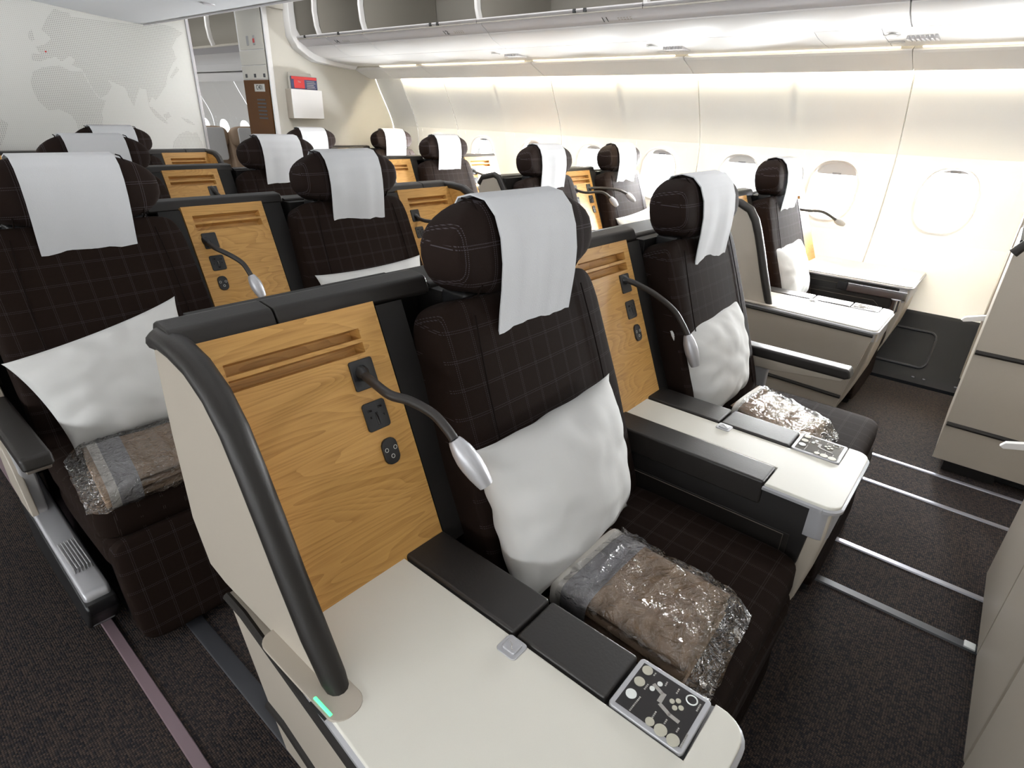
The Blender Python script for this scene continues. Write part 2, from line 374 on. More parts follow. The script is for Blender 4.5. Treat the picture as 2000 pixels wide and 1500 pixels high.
# ------------------------------------------------------------------ console parts
def outer_x(y): return min(.310, 0.247 + 0.066*(y-0.10)/0.85)           # aisle edge of the wide console, row coordinates
def add_fittings(P, lampx, sgn, mirror, shift, lamp_plate=True):
    """lamp plate, socket, control knob on the wood; lampx = x centre of the column"""
    x = lampx
    if lamp_plate:
        P.add('lamp_mount', plate(x-.028, x+.028, .942, 1.0, .005, .005), 'black', label='black square lamp mount', mirror=mirror, shift=shift)
    k = P.add('power_socket', plate(x-.028, x+.028, .860, .916, .004, .007), 'black', label='black universal power socket', mirror=mirror, shift=shift)
    mb = MB()
    for (a, b, c, d) in ((-.020, -.008, .897, .903), (.006, .018, .900, .906), (-.004, .004, .868, .895), (-.018, -.012, .884, .890), (.014, .019, .882, .888)):
        q = plate(x+a, x+b, c, d, .0048, .001); 
        me = q.mesh('t', 'black'); mb.bm.from_mesh(me); bpy.data.meshes.remove(me)
    P.add('socket_hole', mb, 'black_gloss', k, mirror=mirror, shift=shift)
    k = P.add('seat_control', plate(x-.012, x+.026, .785, .838, .006, .016), 'black', label='black rounded headphone and control socket', mirror=mirror, shift=shift)
    mb = MB()
    for (a, c) in ((-.004, .816), (.018, .816), (.007, .801)):
        p0 = wp(x+a, c, .0065); ring = [p0 + Vector((1, 0, 0))*.0042*math.cos(t*math.pi/5)+WDIR*.0042*math.sin(t*math.pi/5) for t in range(11)]
        mb.tube(ring, .0007, 5)
    P.add('jack_ring', mb, 'print_white', k, mirror=mirror, shift=shift)
    # slim pale gasket behind the plates
def bar(P, x0, x1, split, mirror, shift):
    """padded dark bar along the top of the shell"""
    prof = outline_round([(0.985, 1.078), (1.075, 1.078), (1.075, 1.128), (1.005, 1.120)], [.010, .02, .022, .016], 4)
    cuts = [x0] + [c for c in split] + [x1]
    for a, b in zip(cuts[:-1], cuts[1:]):
        mb = MB(); mb.prism(prof, 'x', a+.0012, b-.0012, bev=.004, seg=2); P.add('shell_bar', mb, 'rim', mirror=mirror, shift=shift)
def table_pads(P, ptab, pads, mirror, shift):
    mb = MB(); mb.prism(outline_round(ptab[0], ptab[1], 6), 'z', .577, .600, bev=.003, seg=2)
    k = P.add('table_top', mb, 'table', label='off-white table top', mirror=mirror, shift=shift)
    mb = MB()
    ps = outline_round(ptab[0], ptab[1], 6)
    mb.tube([(p[0], p[1], .585) for p in ps+[ps[0]]], .0075, 6, caps=False)
    P.add('table_edge', mb, 'silver', k, label='silver edging', mirror=mirror, shift=shift)
    for (x0, x1, y0, y1) in pads:
        mb = MB(); mb.box(x0, x1, y0, y1, .53, .604, .007, 3); P.add('armrest_pad', mb, 'leather', label='dark leather armrest pad', mirror=mirror, shift=shift)
def ctrl_panel(P, x0, x1, y0, y1, mirror, shift):
    mb = MB(); mb.prism(outline_round(rect(x0-.009, x1+.009, y0-.009, y1+.009), .008, 4), 'z', .594, .6035, bev=.002)
    k = P.add('control_panel', mb, 'silver', label='silver framed seat control panel', mirror=mirror, shift=shift)
    mb = MB(); mb.box(x0, x1, y0, y1, .601, .6042); P.add('panel_face', mb, 'black_gloss', k, mirror=mirror, shift=shift)
    O = Vector((670, 245)); A = Vector((-370, 525)); B = Vector((740, 470)); det = A.x*B.y-A.y*B.x
    def st(p):
        d = Vector(p)-O; s = (d.x*B.y-d.y*B.x)/det; t = (A.x*d.y-A.y*d.x)/det
        return (x1-s*(x1-x0), y1-t*(y1-y0))
    sc = (x1-x0)/642.0
    zt = .6042
    for (p, r, m_) in (((708, 350), 60, 'button'), ((602, 503), 60, 'button'), ((495, 665), 60, 'button_white'), ((860, 522), 29, 'button_white'), ((758, 585), 29, 'button_white'),
                       ((715, 985), 48, 'button'), ((838, 1073), 67, 'button'), ((975, 1175), 67, 'button'), ((998, 730), 28, 'button'), ((1075, 722), 28, 'button'), ((1022, 808), 28, 'button'), ((1100, 805), 28, 'button')):
        q = st(p); mb = MB(); mb.disc((*q, zt-.0005), r*sc, .0018, 18); P.add('panel_button', mb, m_, k, mirror=mirror, shift=shift)
    q = st((1243, 700)); mb = MB(); mb.tube([(q[0]+.0088*math.cos(t*math.pi/9), q[1]+.0088*math.sin(t*math.pi/9), zt) for t in range(19)], .0013, 5); P.add('panel_button', mb, 'button_white', k, mirror=mirror, shift=shift)
    mb = MB()
    def strip(pts, w):
        qs = [Vector(st(p)) for p in pts]
        for a, b in zip(qs[:-1], qs[1:]):
            d = (b-a).normalized(); n_ = Vector((-d.y, d.x))*w; e = d*w*.6
            mb.prism([tuple(a-e+n_), tuple(a-e-n_), tuple(b+e-n_), tuple(b+e+n_)], 'z', zt-.0005, zt+.0006)
    strip([(790, 535), (875, 635)], .0032); strip([(900, 650), (845, 735)], .0040); strip([(850, 775), (950, 890), (1050, 965)], .0032)
    P.add('seat_pictogram', mb, 'print_grey', k, mirror=mirror, shift=shift)
    mb = MB()
    def strip2(a, b): 
        qa, qb = Vector(st(a)), Vector(st(b)); d = (qb-qa).normalized(); n_ = Vector((-d.y, d.x))*.0013
        L = (qb-qa).length; kx = max(2, int(L/.0032))
        for i in range(kx):
            u, v = qa.lerp(qb, i/kx), qa.lerp(qb, (i+.7)/kx); mb.prism([tuple(u+n_), tuple(u-n_), tuple(v-n_), tuple(v+n_)], 'z', zt-.0005, zt+.0003)
    for a, b in (((785, 415), (820, 370)), ((660, 600), (715, 525)), ((475, 870), (615, 690)), ((925, 540), (960, 480)), ((1060, 630), (1105, 560)), ((1285, 830), (1350, 735)), ((745, 940), (800, 855)), ((885, 1000), (925, 940)), ((1020, 1085), (1060, 1030)), ((1055, 1245), (1155, 1090))): strip2(a, b)
    P.add('panel_lettering', mb, 'print_grey', k, mirror=mirror, shift=shift)
def latch_button(P, x, y, mirror, shift):
    mb = MB(); mb.prism(outline_round(rect(x-.021, x+.021, y-.022, y+.022), .008, 4), 'z', .590, .6028, bev=.001, seg=1); k = P.add('latch_plate', mb, 'silver', mirror=mirror, shift=shift)
    mb = MB(); mb.prism(outline_round(rect(x-.013, x+.014, y-.015, y+.015), .005, 3), 'z', .6, .6065, bev=.0015, seg=1); k2 = P.add('latch_button', mb, 'silver', k, mirror=mirror, shift=shift)
    mb = MB(); mb.tube([(x+.004, y+.008, .6068), (x+.002, y+.001, .6068), (x-.006, y-.003, .6068), (x-.007, y-.009, .6068)], .0008, 5); P.parts[-1]; P.add('latch_mark', mb, 'print_grey', k, mirror=mirror, shift=shift)

def body_with_cap(P, x0, x1, y0, y1, mirror, shift, capcol='shell', cap=True):
    """dark core with a pale front cap that curves back towards the floor"""
    mb = MB(); mb.prism([(y0+.05, .578), (y0+.05, .50), (y0+.058, .40), (y0+.078, .28), (y0+.113, .15), (y0+.148, .06), (y1, .06), (y1, .578)], 'x', x0, x1, bev=.005, seg=1); P.add('body', mb, 'dark_panel', label='dark console body', mirror=mirror, shift=shift)
    if cap:
        prof = [(y0+.012, .575), (y0+.012, .50), (y0+.020, .40), (y0+.04, .28), (y0+.075, .15), (y0+.11, .05), (y0+.155, .05), (y0+.12, .15), (y0+.085, .28), (y0+.066, .40), (y0+.06, .50), (y0+.06, .575)]
        mb = MB(); mb.prism(prof, 'x', x0+.004, x1-.004, bev=.012, seg=3); P.add('front_cap', mb, capcol, label='pale curved front cap', mirror=mirror, shift=shift)
        mb = MB(); mb.prism(outline_round(rect(x0-.001, x1+.001, y0+.008, y0+.065), [.03, .03, 0, 0], 5), 'z', .49, .5775, bev=.003); P.add('corner_cap', mb, 'silver', label='silver metal corner cap', mirror=mirror, shift=shift)

WING_RIM = [(1.045, 1.098), (0.985, 1.094), (0.925, 1.080), (0.870, 1.048), (0.828, 1.000), (0.795, 0.940), (0.755, 0.860), (0.715, 0.775), (0.668, 0.685), (0.625, 0.615), (0.605, 0.590)]
WING_RIM2 = [(1.045, 1.103), (.95, 1.103), (.865, 1.096), (.805, 1.068), (.768, 1.018), (.738, .95), (.708, .87), (.675, .775), (.643, .69), (.617, .62), (.602, .59)]
def wide_console(mirror, ref, lamp=True, WING_RIM=WING_RIM):
    """wide table console with a privacy wing on its aisle side; built in row-A coordinates, wing at low x"""
    P = Proto(); sh0 = -ref[0]; 
    def A(n, mb, m, parent=-1, label=None, ang=38):
        for v in mb.bm.verts: v.co.x -= ref[0]
        return P.add(n, mb, m, parent, label, ang, mirror)
    class Q:     # proxy so the shared helpers also get the x shift before mirroring
        parts = P.parts
        def add(s, n, mb, m, parent=-1, label=None, ang=38, mirror=False, shift=(0, 0, 0)): return A(n, mb, m, parent, label, ang)
    q = Q()
    body_with_cap(q, .42, .712, .075, 1.10, mirror, None)
    # aisle side skin, leaning in towards the floor, with two dark rub strips
    vs, fs = [], []
    ys = [.085, .12, .30, .50, .70, .90, .97]; zs = [.03, .20, .225, .555, .577]
    def sx(y, z): return outer_x(y) - .003 + (.055*(1-z/.577))
    for y in ys:
        for z in zs: vs.append((sx(y, z), y + (.10*(1-z/.577) if y < .2 else 0), z))
    nz = len(zs)
    for i in range(len(ys)-1):
        for j in range(nz-1): fs.append((i*nz+j, i*nz+j+1, (i+1)*nz+j+1, (i+1)*nz+j))
    b0 = len(vs)
    vs += [(v[0]+.03, v[1], v[2]) for v in vs]
    fs += [tuple(b0+k for k in f[::-1]) for f in fs]
    for i in range(len(ys)-1):
        for j in (0, nz-1): a, b = i*nz+j, (i+1)*nz+j; fs.append((a, b, b0+b, b0+a))
    for j in range(nz-1):
        for i in (0, len(ys)-1): a, b = i*nz+j, i*nz+j+1; fs.append((a, b, b0+b, b0+a))
    mb = MB(); mb.raw(vs, fs); ksk = q.add('side_panel', mb, 'shell', label='beige aisle side panel')
    for z, r in ((.572, .0085), (.215, .010)):
        mb = MB(); mb.tube([(sx(y, z)-.001, y + (.10*(1-z/.577) if y < .2 else 0), z) for y in ys], r, 8); q.add('rub_strip', mb, 'rim', ksk, label='dark rub strip')
    # table with leather pads, button, control panel
    pts = [(outer_x(.08)+.002, .075), (.719, .075), (.719, .132), (.597, .132), (.597, .772), (outer_x(.772)+.003, .772)]
    table_pads(q, (pts, [.03, .045, 0, 0, 0, 0]), [(.602, .713, .468, .785), (.602, .713, .272, .463)], mirror, None)
    ctrl_panel(q, .608, .706, .145, .257, mirror, None)
    latch_button(q, .577, .452, mirror, None)
    # wing foot slot, status light
    mb = MB(); mb.prism(outline_round(rect(.282, .345, .555, .80), .028, 6), 'z', .597, .6022, bev=.001, seg=1); q.add('wing_socket', mb, 'shell', label='pale slot plate at the wing foot')
    mb = MB(); mb.box(.2862, .2915, .578, .625, .600, .604, .001, 1); q.add('status_light', mb, 'green_light', label='glowing green status light')
    mb = MB(); mb.box(.2775, .2815, .580, .624, .600, .6015); q.add('status_slot', mb, 'black')
    # wood
    q.add('wood_panel', wood_plane(.335, .708, [(.376, .655, 1.037, 1.057), (.376, .655, 1.010, 1.030)]), 'oak', label='oak veneer panel with two slots')
    add_fittings(q, .634, 1, mirror, None, lamp)
    mb = MB(); mb.prism([(.712, .57), (.782, .57), (.782, 1.09), (.712, 1.09)], 'y', -.012, -.03)   # placeholder in wood frame
    for v in mb.bm.verts: v.co = wp(v.co.x, v.co.z, v.co.y+.010)
    q.add('side_trim', mb, 'dark')
    # wing: panel + rim + wood lining
    poly = [(y, z) for y, z in WING_RIM] + [(.70, .588), (.985, .588), (1.05, .60), (1.09, .70), (1.09, .90), (1.08, 1.05), (1.07, 1.10)]
    mb = MB(); mb.prism(poly, 'x', .314, .336, bev=.004); kw = q.add('privacy_wing', mb, 'shell', label='beige privacy wing')
    lin = [(y+.02, z-.01) for y, z in WING_RIM] + [(.80, .60), (1.00, 1.08)]
    mb = MB(); mb.prism(lin, 'x', .336, .342); q.add('wing_lining', mb, 'oak', kw, label='oak veneer lining')
    rim = [(.325, 1.075, 1.085)] + [(.325, y, z) for y, z in WING_RIM]
    mb = MB(); mb.tube(rim, [.018]+[.021]*9+[.019, .014], 12, sq=1.15); q.add('wing_rim', mb, 'rim', kw, label='dark padded rim')
    bar(q, .318, .885, [.505], mirror, None)
    # back of the shell
    mb = MB(); mb.prism(outline_round([(.40, 1.07), (.90, 1.07), (.90, 1.20), (.40, 1.20)], [0, 0, .0, .06], 5), 'z', .09, 1.085, bev=.006); q.add('rear_shell', mb, 'shell', label='beige rear shell')
    mb = MB(); mb.box(.44, .90, 1.0, 1.165, .0, .095); q.add('plinth', mb, 'dark')
    mb = MB(); mb.box(.41, .90, 1.056, 1.072, .60, 1.086); mb.box(.41, .90, 1.06, 1.18, 1.083, 1.091); q.add('shell_lining', mb, 'dark')
    return P
def slim_console(mirror, ref, two=False, lamps=True):
    """slim console between two seats: leather, white strip, leather (row-A coordinates x 1.43..1.79)"""
    P = Proto()
    class Q:
        parts = P.parts
        def add(s, n, mb, m, parent=-1, label=None, ang=38, mirror=mirror, shift=None):
            for v in mb.bm.verts: v.co.x -= ref[0]
            return P.add(n, mb, m, parent, label, ang, mirror)
    q = Q()
    body_with_cap(q, 1.437, 1.790, .108, 1.08, mirror, None)
    pts = [(1.430, .108), (1.800, .108), (1.800, .165), (1.672, .165), (1.672, .80), (1.533, .80), (1.533, .290), (1.430, .290)]
    table_pads(q, (pts, [.035, .035, 0, 0, 0, 0, 0, 0]), [(1.428, 1.530, .293, .80), (1.677, 1.792, .518, .80), (1.677, 1.792, .302, .513)], mirror, None)
    ctrl_panel(q, 1.682, 1.785, .175, .288, mirror, None)
    latch_button(q, 1.657, .492, mirror, None)
    mb = MB(); mb.box(1.4335, 1.4365, .20, .80, .08, .475, .001, 1); k = q.add('side_lining', mb, 'leather', label='dark padded side lining')
    mb = MB(); mb.tube([(1.432, .80, .47), (1.432, .215, .47), (1.432, .215, .10)], .0016, 5); q.add('stitch_line', mb, 'thread', k)
    q.add('wood_panel', wood_plane(1.430, 1.760, [(1.455, 1.728, 1.042, 1.066), (1.455, 1.728, 1.010, 1.034)]), 'oak', label='oak veneer panel with two slots')
    add_fittings(q, 1.692, 1, mirror, None, lamps)
    if two: add_fittings(q, 1.498, 1, mirror, None, lamps)
    for a, b in ((1.345, 1.426), (1.764, 1.845)):
        mb = MB(); mb.prism([(a, .57), (b, .57), (b, 1.09), (a, 1.09)], 'y', -.03, -.012)
        for v in mb.bm.verts: v.co = wp(v.co.x, v.co.z, v.co.y+.010)
        q.add('side_trim', mb, 'dark')
    bar(q, 1.32, 1.87, [], mirror, None)
    mb = MB(); mb.box(1.31, 1.88, 1.07, 1.20, .09, 1.085, .006); q.add('rear_shell', mb, 'shell', label='beige rear shell')
    mb = MB(); mb.box(1.31, 1.88, 1.0, 1.165, .0, .095); q.add('plinth', mb, 'dark')
    mb = MB(); mb.box(1.31, 1.88, 1.056, 1.072, .60, 1.086); mb.box(1.31, 1.88, 1.06, 1.18, 1.083, 1.091); q.add('shell_lining', mb, 'dark')
    return P
def window_console(ref):
    """console by the window wall, x 4.26..4.86, with chrome table hinge (row-A y)"""
    P = Proto()
    class Q:
        parts = P.parts
        def add(s, n, mb, m, parent=-1, label=None, ang=38, mirror=False, shift=None):
            for v in mb.bm.verts: v.co.x -= ref[0]
            return P.add(n, mb, m, parent, label, ang, False)
    q = Q()
    body_with_cap(q, 4.275, 4.70, .085, 1.05, False, None)
    pts = [(4.262, .085), (4.855, .085), (4.845, .80), (4.262, .80)]
    table_pads(q, (pts, [.04, .03, 0, 0]), [], False, None)
    mb = MB(); mb.box(4.272, 4.2745, .18, .80, .10, .50, .001, 1); k = q.add('side_lining', mb, 'leather', label='dark padded side lining')
    mb = MB(); mb.tube([(4.271, .80, .545), (4.271, .25, .545)], .0016, 5); q.add('stitch_line', mb, 'thread', k)
    mb = MB(); mb.tube([(4.271, .80, .475), (4.271, .27, .475), (4.271, .24, .45), (4.271, .24, .40), (4.271, .20, .37), (4.271, .19, .10)], .0016, 5); q.add('stitch_line', mb, 'thread', k)
    mb = MB(); mb.box(4.262, 4.30, .10, .44, .505, .560, .004); k = q.add('folding_table', mb, 'chrome', label='chrome edge of the stowed folding table')
    mb = MB(); mb.disc((4.275, .15, .43), .030, .075, 18); mb.disc((4.275, .15, .41), .020, .03, 18); q.add('table_hinge', mb, 'chrome', k, label='chrome table hinge')
    mb = MB(); mb.box(4.258, 4.275, .44, .50, .51, .56, .002); q.add('table_slot', mb, 'black', k)
    q.add('wood_panel', wood_plane(4.262, 4.72, [(4.33, 4.60, 1.042, 1.066), (4.33, 4.60, 1.010, 1.034)]), 'oak', label='oak veneer panel with two slots')
    add_fittings(q, 4.35, 1, False, None, True)
    mb = MB(); mb.prism([(4.18, .57), (4.258, .57), (4.258, 1.09), (4.18, 1.09)], 'y', -.03, -.012)
    for v in mb.bm.verts: v.co = wp(v.co.x, v.co.z, v.co.y+.010)
    q.add('side_trim', mb, 'dark')
    bar(q, 4.15, 4.74, [], False, None)
    mb = MB(); mb.box(4.15, 4.62, 1.07, 1.185, .09, 1.085, .006); q.add('rear_shell', mb, 'shell', label='beige rear shell')
    mb = MB(); mb.box(4.15, 4.40, 1.0, 1.165, .0, .095); q.add('plinth', mb, 'dark')
    return P

# ------------------------------------------------------------------ seat
def tiltM(a): return Matrix.Rotation(a, 3, 'X')
def seat_proto(arm=0, shellside=0, legtilt=4):
    """arm / shellside: -1 low x, +1 high x, 0 none.  origin: seat centre, row y, floor"""
    P = Proto()
    mb = MB(); tl = -math.radians(20)
    # backrest: slab leaning like the wood plane, front face from (y .60, z .40) to (y .885, z 1.085)
    def fb(v):
        x = v.x; pf = 1-abs(x/.33)**2.5
        return Vector((x*(1-.10*max(0, v.z/.36)**2), v.y - .012*pf*(1 if v.y < 0 else 0), v.z))
    mb.sq((0, .80, .735), (.325, .062, .362), .16, .22, 40, 24, tiltM(tl), fb); kb = P.add('backrest', mb, 'plaid_back', label='dark brown checked fabric backrest')
    for sx in (-1, 1):
        pts = []
        for i in range(9):
            h = -.30 + .62*i/8; loc = tiltM(tl) @ Vector((sx*.225*(1-.10*max(0, h/.36)**2), -.0735, h)) + Vector((0, .80, .735)); pts.append(loc)
        mb = MB(); mb.tube(pts, .0019, 6); P.add('back_seam', mb, 'fabric_seam', kb)
    # headrest with side bolsters
    mb = MB()
    def fh(v):
        k = abs(v.x)/.26
        taper = 1-.13*max(0, v.z/.115)**2
        return Vector((v.x*taper, v.y - .030*k**3*(1 if v.y < 0 else .3) - (.010 if v.y < 0 and k < .75 else 0)*(1-k), v.z*(1+.0*k)))
    mb.sq((0, .925, 1.187), (.258, .080, .116), .78, .45, 40, 20, tiltM(-math.radians(12)), fh); kh = P.add('headrest', mb, 'plaid_head', label='dark brown checked fabric headrest')
    for sx in (-1, 1):
        pts = []
        for i in range(11):
            a = -math.pi*.62 + math.pi*1.24*i/10
            v = Vector((sx*.185*(1-.12*max(0, math.sin(a))), -.083*max(.25, math.cos(a)**.5 if math.cos(a) > 0 else 0), .109*math.sin(a)))
            pts.append(tiltM(-math.radians(12)) @ v + Vector((0, .925, 1.187)))
        mb = MB(); mb.tube(pts[1:-1], .0025, 6); P.add('headrest_seam', mb, 'fabric_seam', kh)
    mb = MB(); mb.box(-.20, .20, .88, .96, 1.05, 1.10, .01); P.add('headrest_mount', mb, 'black')
    # seat cushion, two layers, and leg rest
    mb = MB(); mb.sq((0, .42, .385), (.335, .275, .062), .32, .2, 40, 14); P.add('seat_cushion', mb, 'plaid_seat', label='dark brown checked seat cushion')
    mb = MB(); mb.sq((0, .40, .285), (.33, .265, .060), .32, .2, 36, 12); P.add('cushion_base', mb, 'plaid_seat')
    mb = MB(); mb.sq((0, .12 if legtilt > 9 else .20, .18), (.325, .045, .165), .2, .2, 36, 14, tiltM(-math.radians(legtilt))); P.add('leg_rest', mb, 'plaid_back', label='dark brown checked leg rest')
    mb = MB(); mb.box(-.31, .31, .16, 1.0, .0, .24, .01); P.add('seat_frame', mb, 'black')
    # rear shell behind the seat
    mb = MB(); mb.prism(outline_round([(-.335, .985), (.335, .985), (.335, 1.20), (-.335, 1.20)], [.006, .006, .012, .012], 3), 'z', .09, 1.075, bev=.008); kr = P.add('rear_shell', mb, 'shell', label='beige rear shell')
    mb = MB(); mb.box(-.335, .335, .968, .985, .20, 1.082, .002, 1); mb.box(-.335, .335, .97, 1.195, 1.073, 1.084); mb.box(-.341, -.335, .97, 1.10, .2, 1.084); mb.box(.335, .341, .97, 1.10, .2, 1.084); P.add('shell_lining', mb, 'dark', kr)
    mb = MB(); mb.tube([(-.335, 1.03, 1.075), (.335, 1.03, 1.075)], .022, 10); P.add('shell_edge', mb, 'rim', kr)
    mb = MB(); mb.box(-.33, .33, .95, 1.15, 0, .095); P.add('plinth', mb, 'dark')
    if shellside:
        s = shellside; x0 = s*.365
        # side of the shell on the aisle, with rim and two rub strips
        poly = [(1.20, .06), (1.20, 1.03), (1.17, 1.075), (1.06, 1.10), (1.02, 1.085), (.965, 1.00), (.90, .85), (.83, .62), (.80, .60), (.78, .06)]
        mb = MB(); mb.prism(poly, 'x', x0-.012, x0+.012, bev=.004); k = P.add('aisle_side_panel', mb, 'shell', label='beige aisle side panel')
        mb = MB(); mb.tube([(x0, y, z) for y, z in poly[1:8]], .021, 10); P.add('panel_rim', mb, 'rim', k)
        for z in (.60, .245):
            y0 = .84 if z > .5 else .80
            mb = MB(); mb.tube([(x0+s*.012, y0, z), (x0+s*.012, 1.195, z)], .011, 8); P.add('rub_strip', mb, 'rim', k)
    if arm:
        s = arm; x0 = s*.385
        prof = outline_round([(.30, .556), (.312, .590), (.86, .590), (.86, .545), (.32, .545)], [.006, .014, .01, .01, .006], 3)
        mb = MB(); mb.prism(prof, 'x', x0-.036, x0+.036, bev=.010, seg=3); k = P.add('armrest', mb, 'rim', label='dark padded armrest')
        mb = MB(); mb.prism([(.32, .548), (.86, .548), (.86, .50), (.60, .50), (.42, .522), (.33, .532)], 'x', x0-.028, x0+.03, bev=.004); P.add('armrest_underside', mb, 'shell', k, label='pale armrest underside')
        mb = MB(); mb.box(x0-.02, x0+.02, .62, .74, .06, .52, .008); P.add('armrest_post', mb, 'grey_plastic', k)
    return P
def seat_pod(x0, y0):
    """silver pod with vent ribs low beside the near aisle seat"""
    P = Proto()
    return P

def cover_mesh(w=.145, seed=0, zlow=.965, skew=0.0, bulge=0.0):
    prof = [(.985, 1.12), (1.000, 1.19), (.992, 1.255), (.965, 1.296), (.925, 1.307), (.880, 1.300), (.848, 1.270), (.830, 1.225), (.822, 1.17), (.822, 1.11), (.826, 1.05), (.828, 1.00), (.828, zlow)]
    pts = []
    for i in range(len(prof)-1):
        for k in range(4):
            t = k/4; a, b = prof[i], prof[i+1]; pts.append((a[0]+(b[0]-a[0])*t, a[1]+(b[1]-a[1])*t))
    pts.append(prof[-1]); nu = 16; vs, fs = [], []
    for j, (y, z) in enumerate(pts):
        f = j/(len(pts)-1)
        for i in range(nu+1):
            u = -1+2*i/nu; wob = noise.noise(Vector((u*1.7+seed*9, f*3.1, seed*3.3)))*.007 + noise.noise(Vector((u*4+seed*5, f*1.5, 7)))*.0022
            amp = min(1, max(0, (f-.35)*3))
            vs.append((u*w*(1-.04*f) + skew*(f-.4), y - wob*amp*.8 - .004, z + .004*u*math.sin(seed*2.1)*f))
    n = nu+1
    for j in range(len(pts)-1):
        for i in range(nu): fs.append((j*n+i, j*n+i+1, (j+1)*n+i+1, (j+1)*n+i))
    mb = MB(); mb.raw(vs, fs)
    t = mb.bm; bmesh.ops.recalc_face_normals(t, faces=t.faces)
    bmesh.ops.solidify(t, geom=t.faces[:], thickness=.0035)
    return mb.mesh('headrest_cover', 'cloth', 60)

def pillow_mesh(c, thick, seed=0, nrm=None, n=40, pinch=.35, wr=.0065, origin=None):
    """c: corners TL TR BR BL (world) -> mesh about origin"""
    TL, TR, BR, BL = [Vector(p) for p in c]; N = (TR-TL).cross(BL-TL).normalized()
    if nrm and N.dot(Vector(nrm)) < 0: N = -N
    org = Vector(origin); vs, fs = [], []
    def base(u, v):
        a = (u+1)/2; b = (v+1)/2
        cu = u*(1-.085*(1-v*v)**.8*abs(u)**3); cv = v*(1-.085*(1-u*u)**.8*abs(v)**3)
        a = (cu+1)/2; b = (cv+1)/2
        return TL.lerp(TR, a).lerp(BL.lerp(BR, a), b)
    for side in (1, -1):
        for j in range(n+1):
            for i in range(n+1):
                u = -1+2*i/n; v = -1+2*j/n
                h = ((1-abs(u)**2.3)*(1-abs(v)**2.3))**.60
                w = noise.noise(Vector((u*2.3+seed, v*2.3, seed*1.7)))*wr*1.6 + noise.noise(Vector((u*5+seed, v*5, seed)))*wr*.7
                rad = max(abs(u), abs(v)); ang = math.atan2(v, u)
                w += math.sin(ang*11+seed*2+2.2*noise.noise(Vector((u, v, seed))))*wr*1.5*max(0, rad-.40)*(h > 0.02)
                vs.append(base(u, v) + N*side*(thick*h) + N*w*h**.3 - org)
    m = (n+1)*(n+1)
    for s_ in (0, 1):
        for j in range(n):
            for i in range(n):
                q = (s_*m+j*(n+1)+i, s_*m+j*(n+1)+i+1, s_*m+(j+1)*(n+1)+i+1, s_*m+(j+1)*(n+1)+i)
                fs.append(q if s_ == 0 else q[::-1])
    t = bmesh.new(); vv = [t.verts.new(v) for v in vs]
    for f in fs: t.faces.new([vv[k] for k in f])
    bmesh.ops.remove_doubles(t, verts=t.verts, dist=1e-5)
    mb = MB(); mb._merge(t); return mb.mesh('pillow', 'pillow', 180)

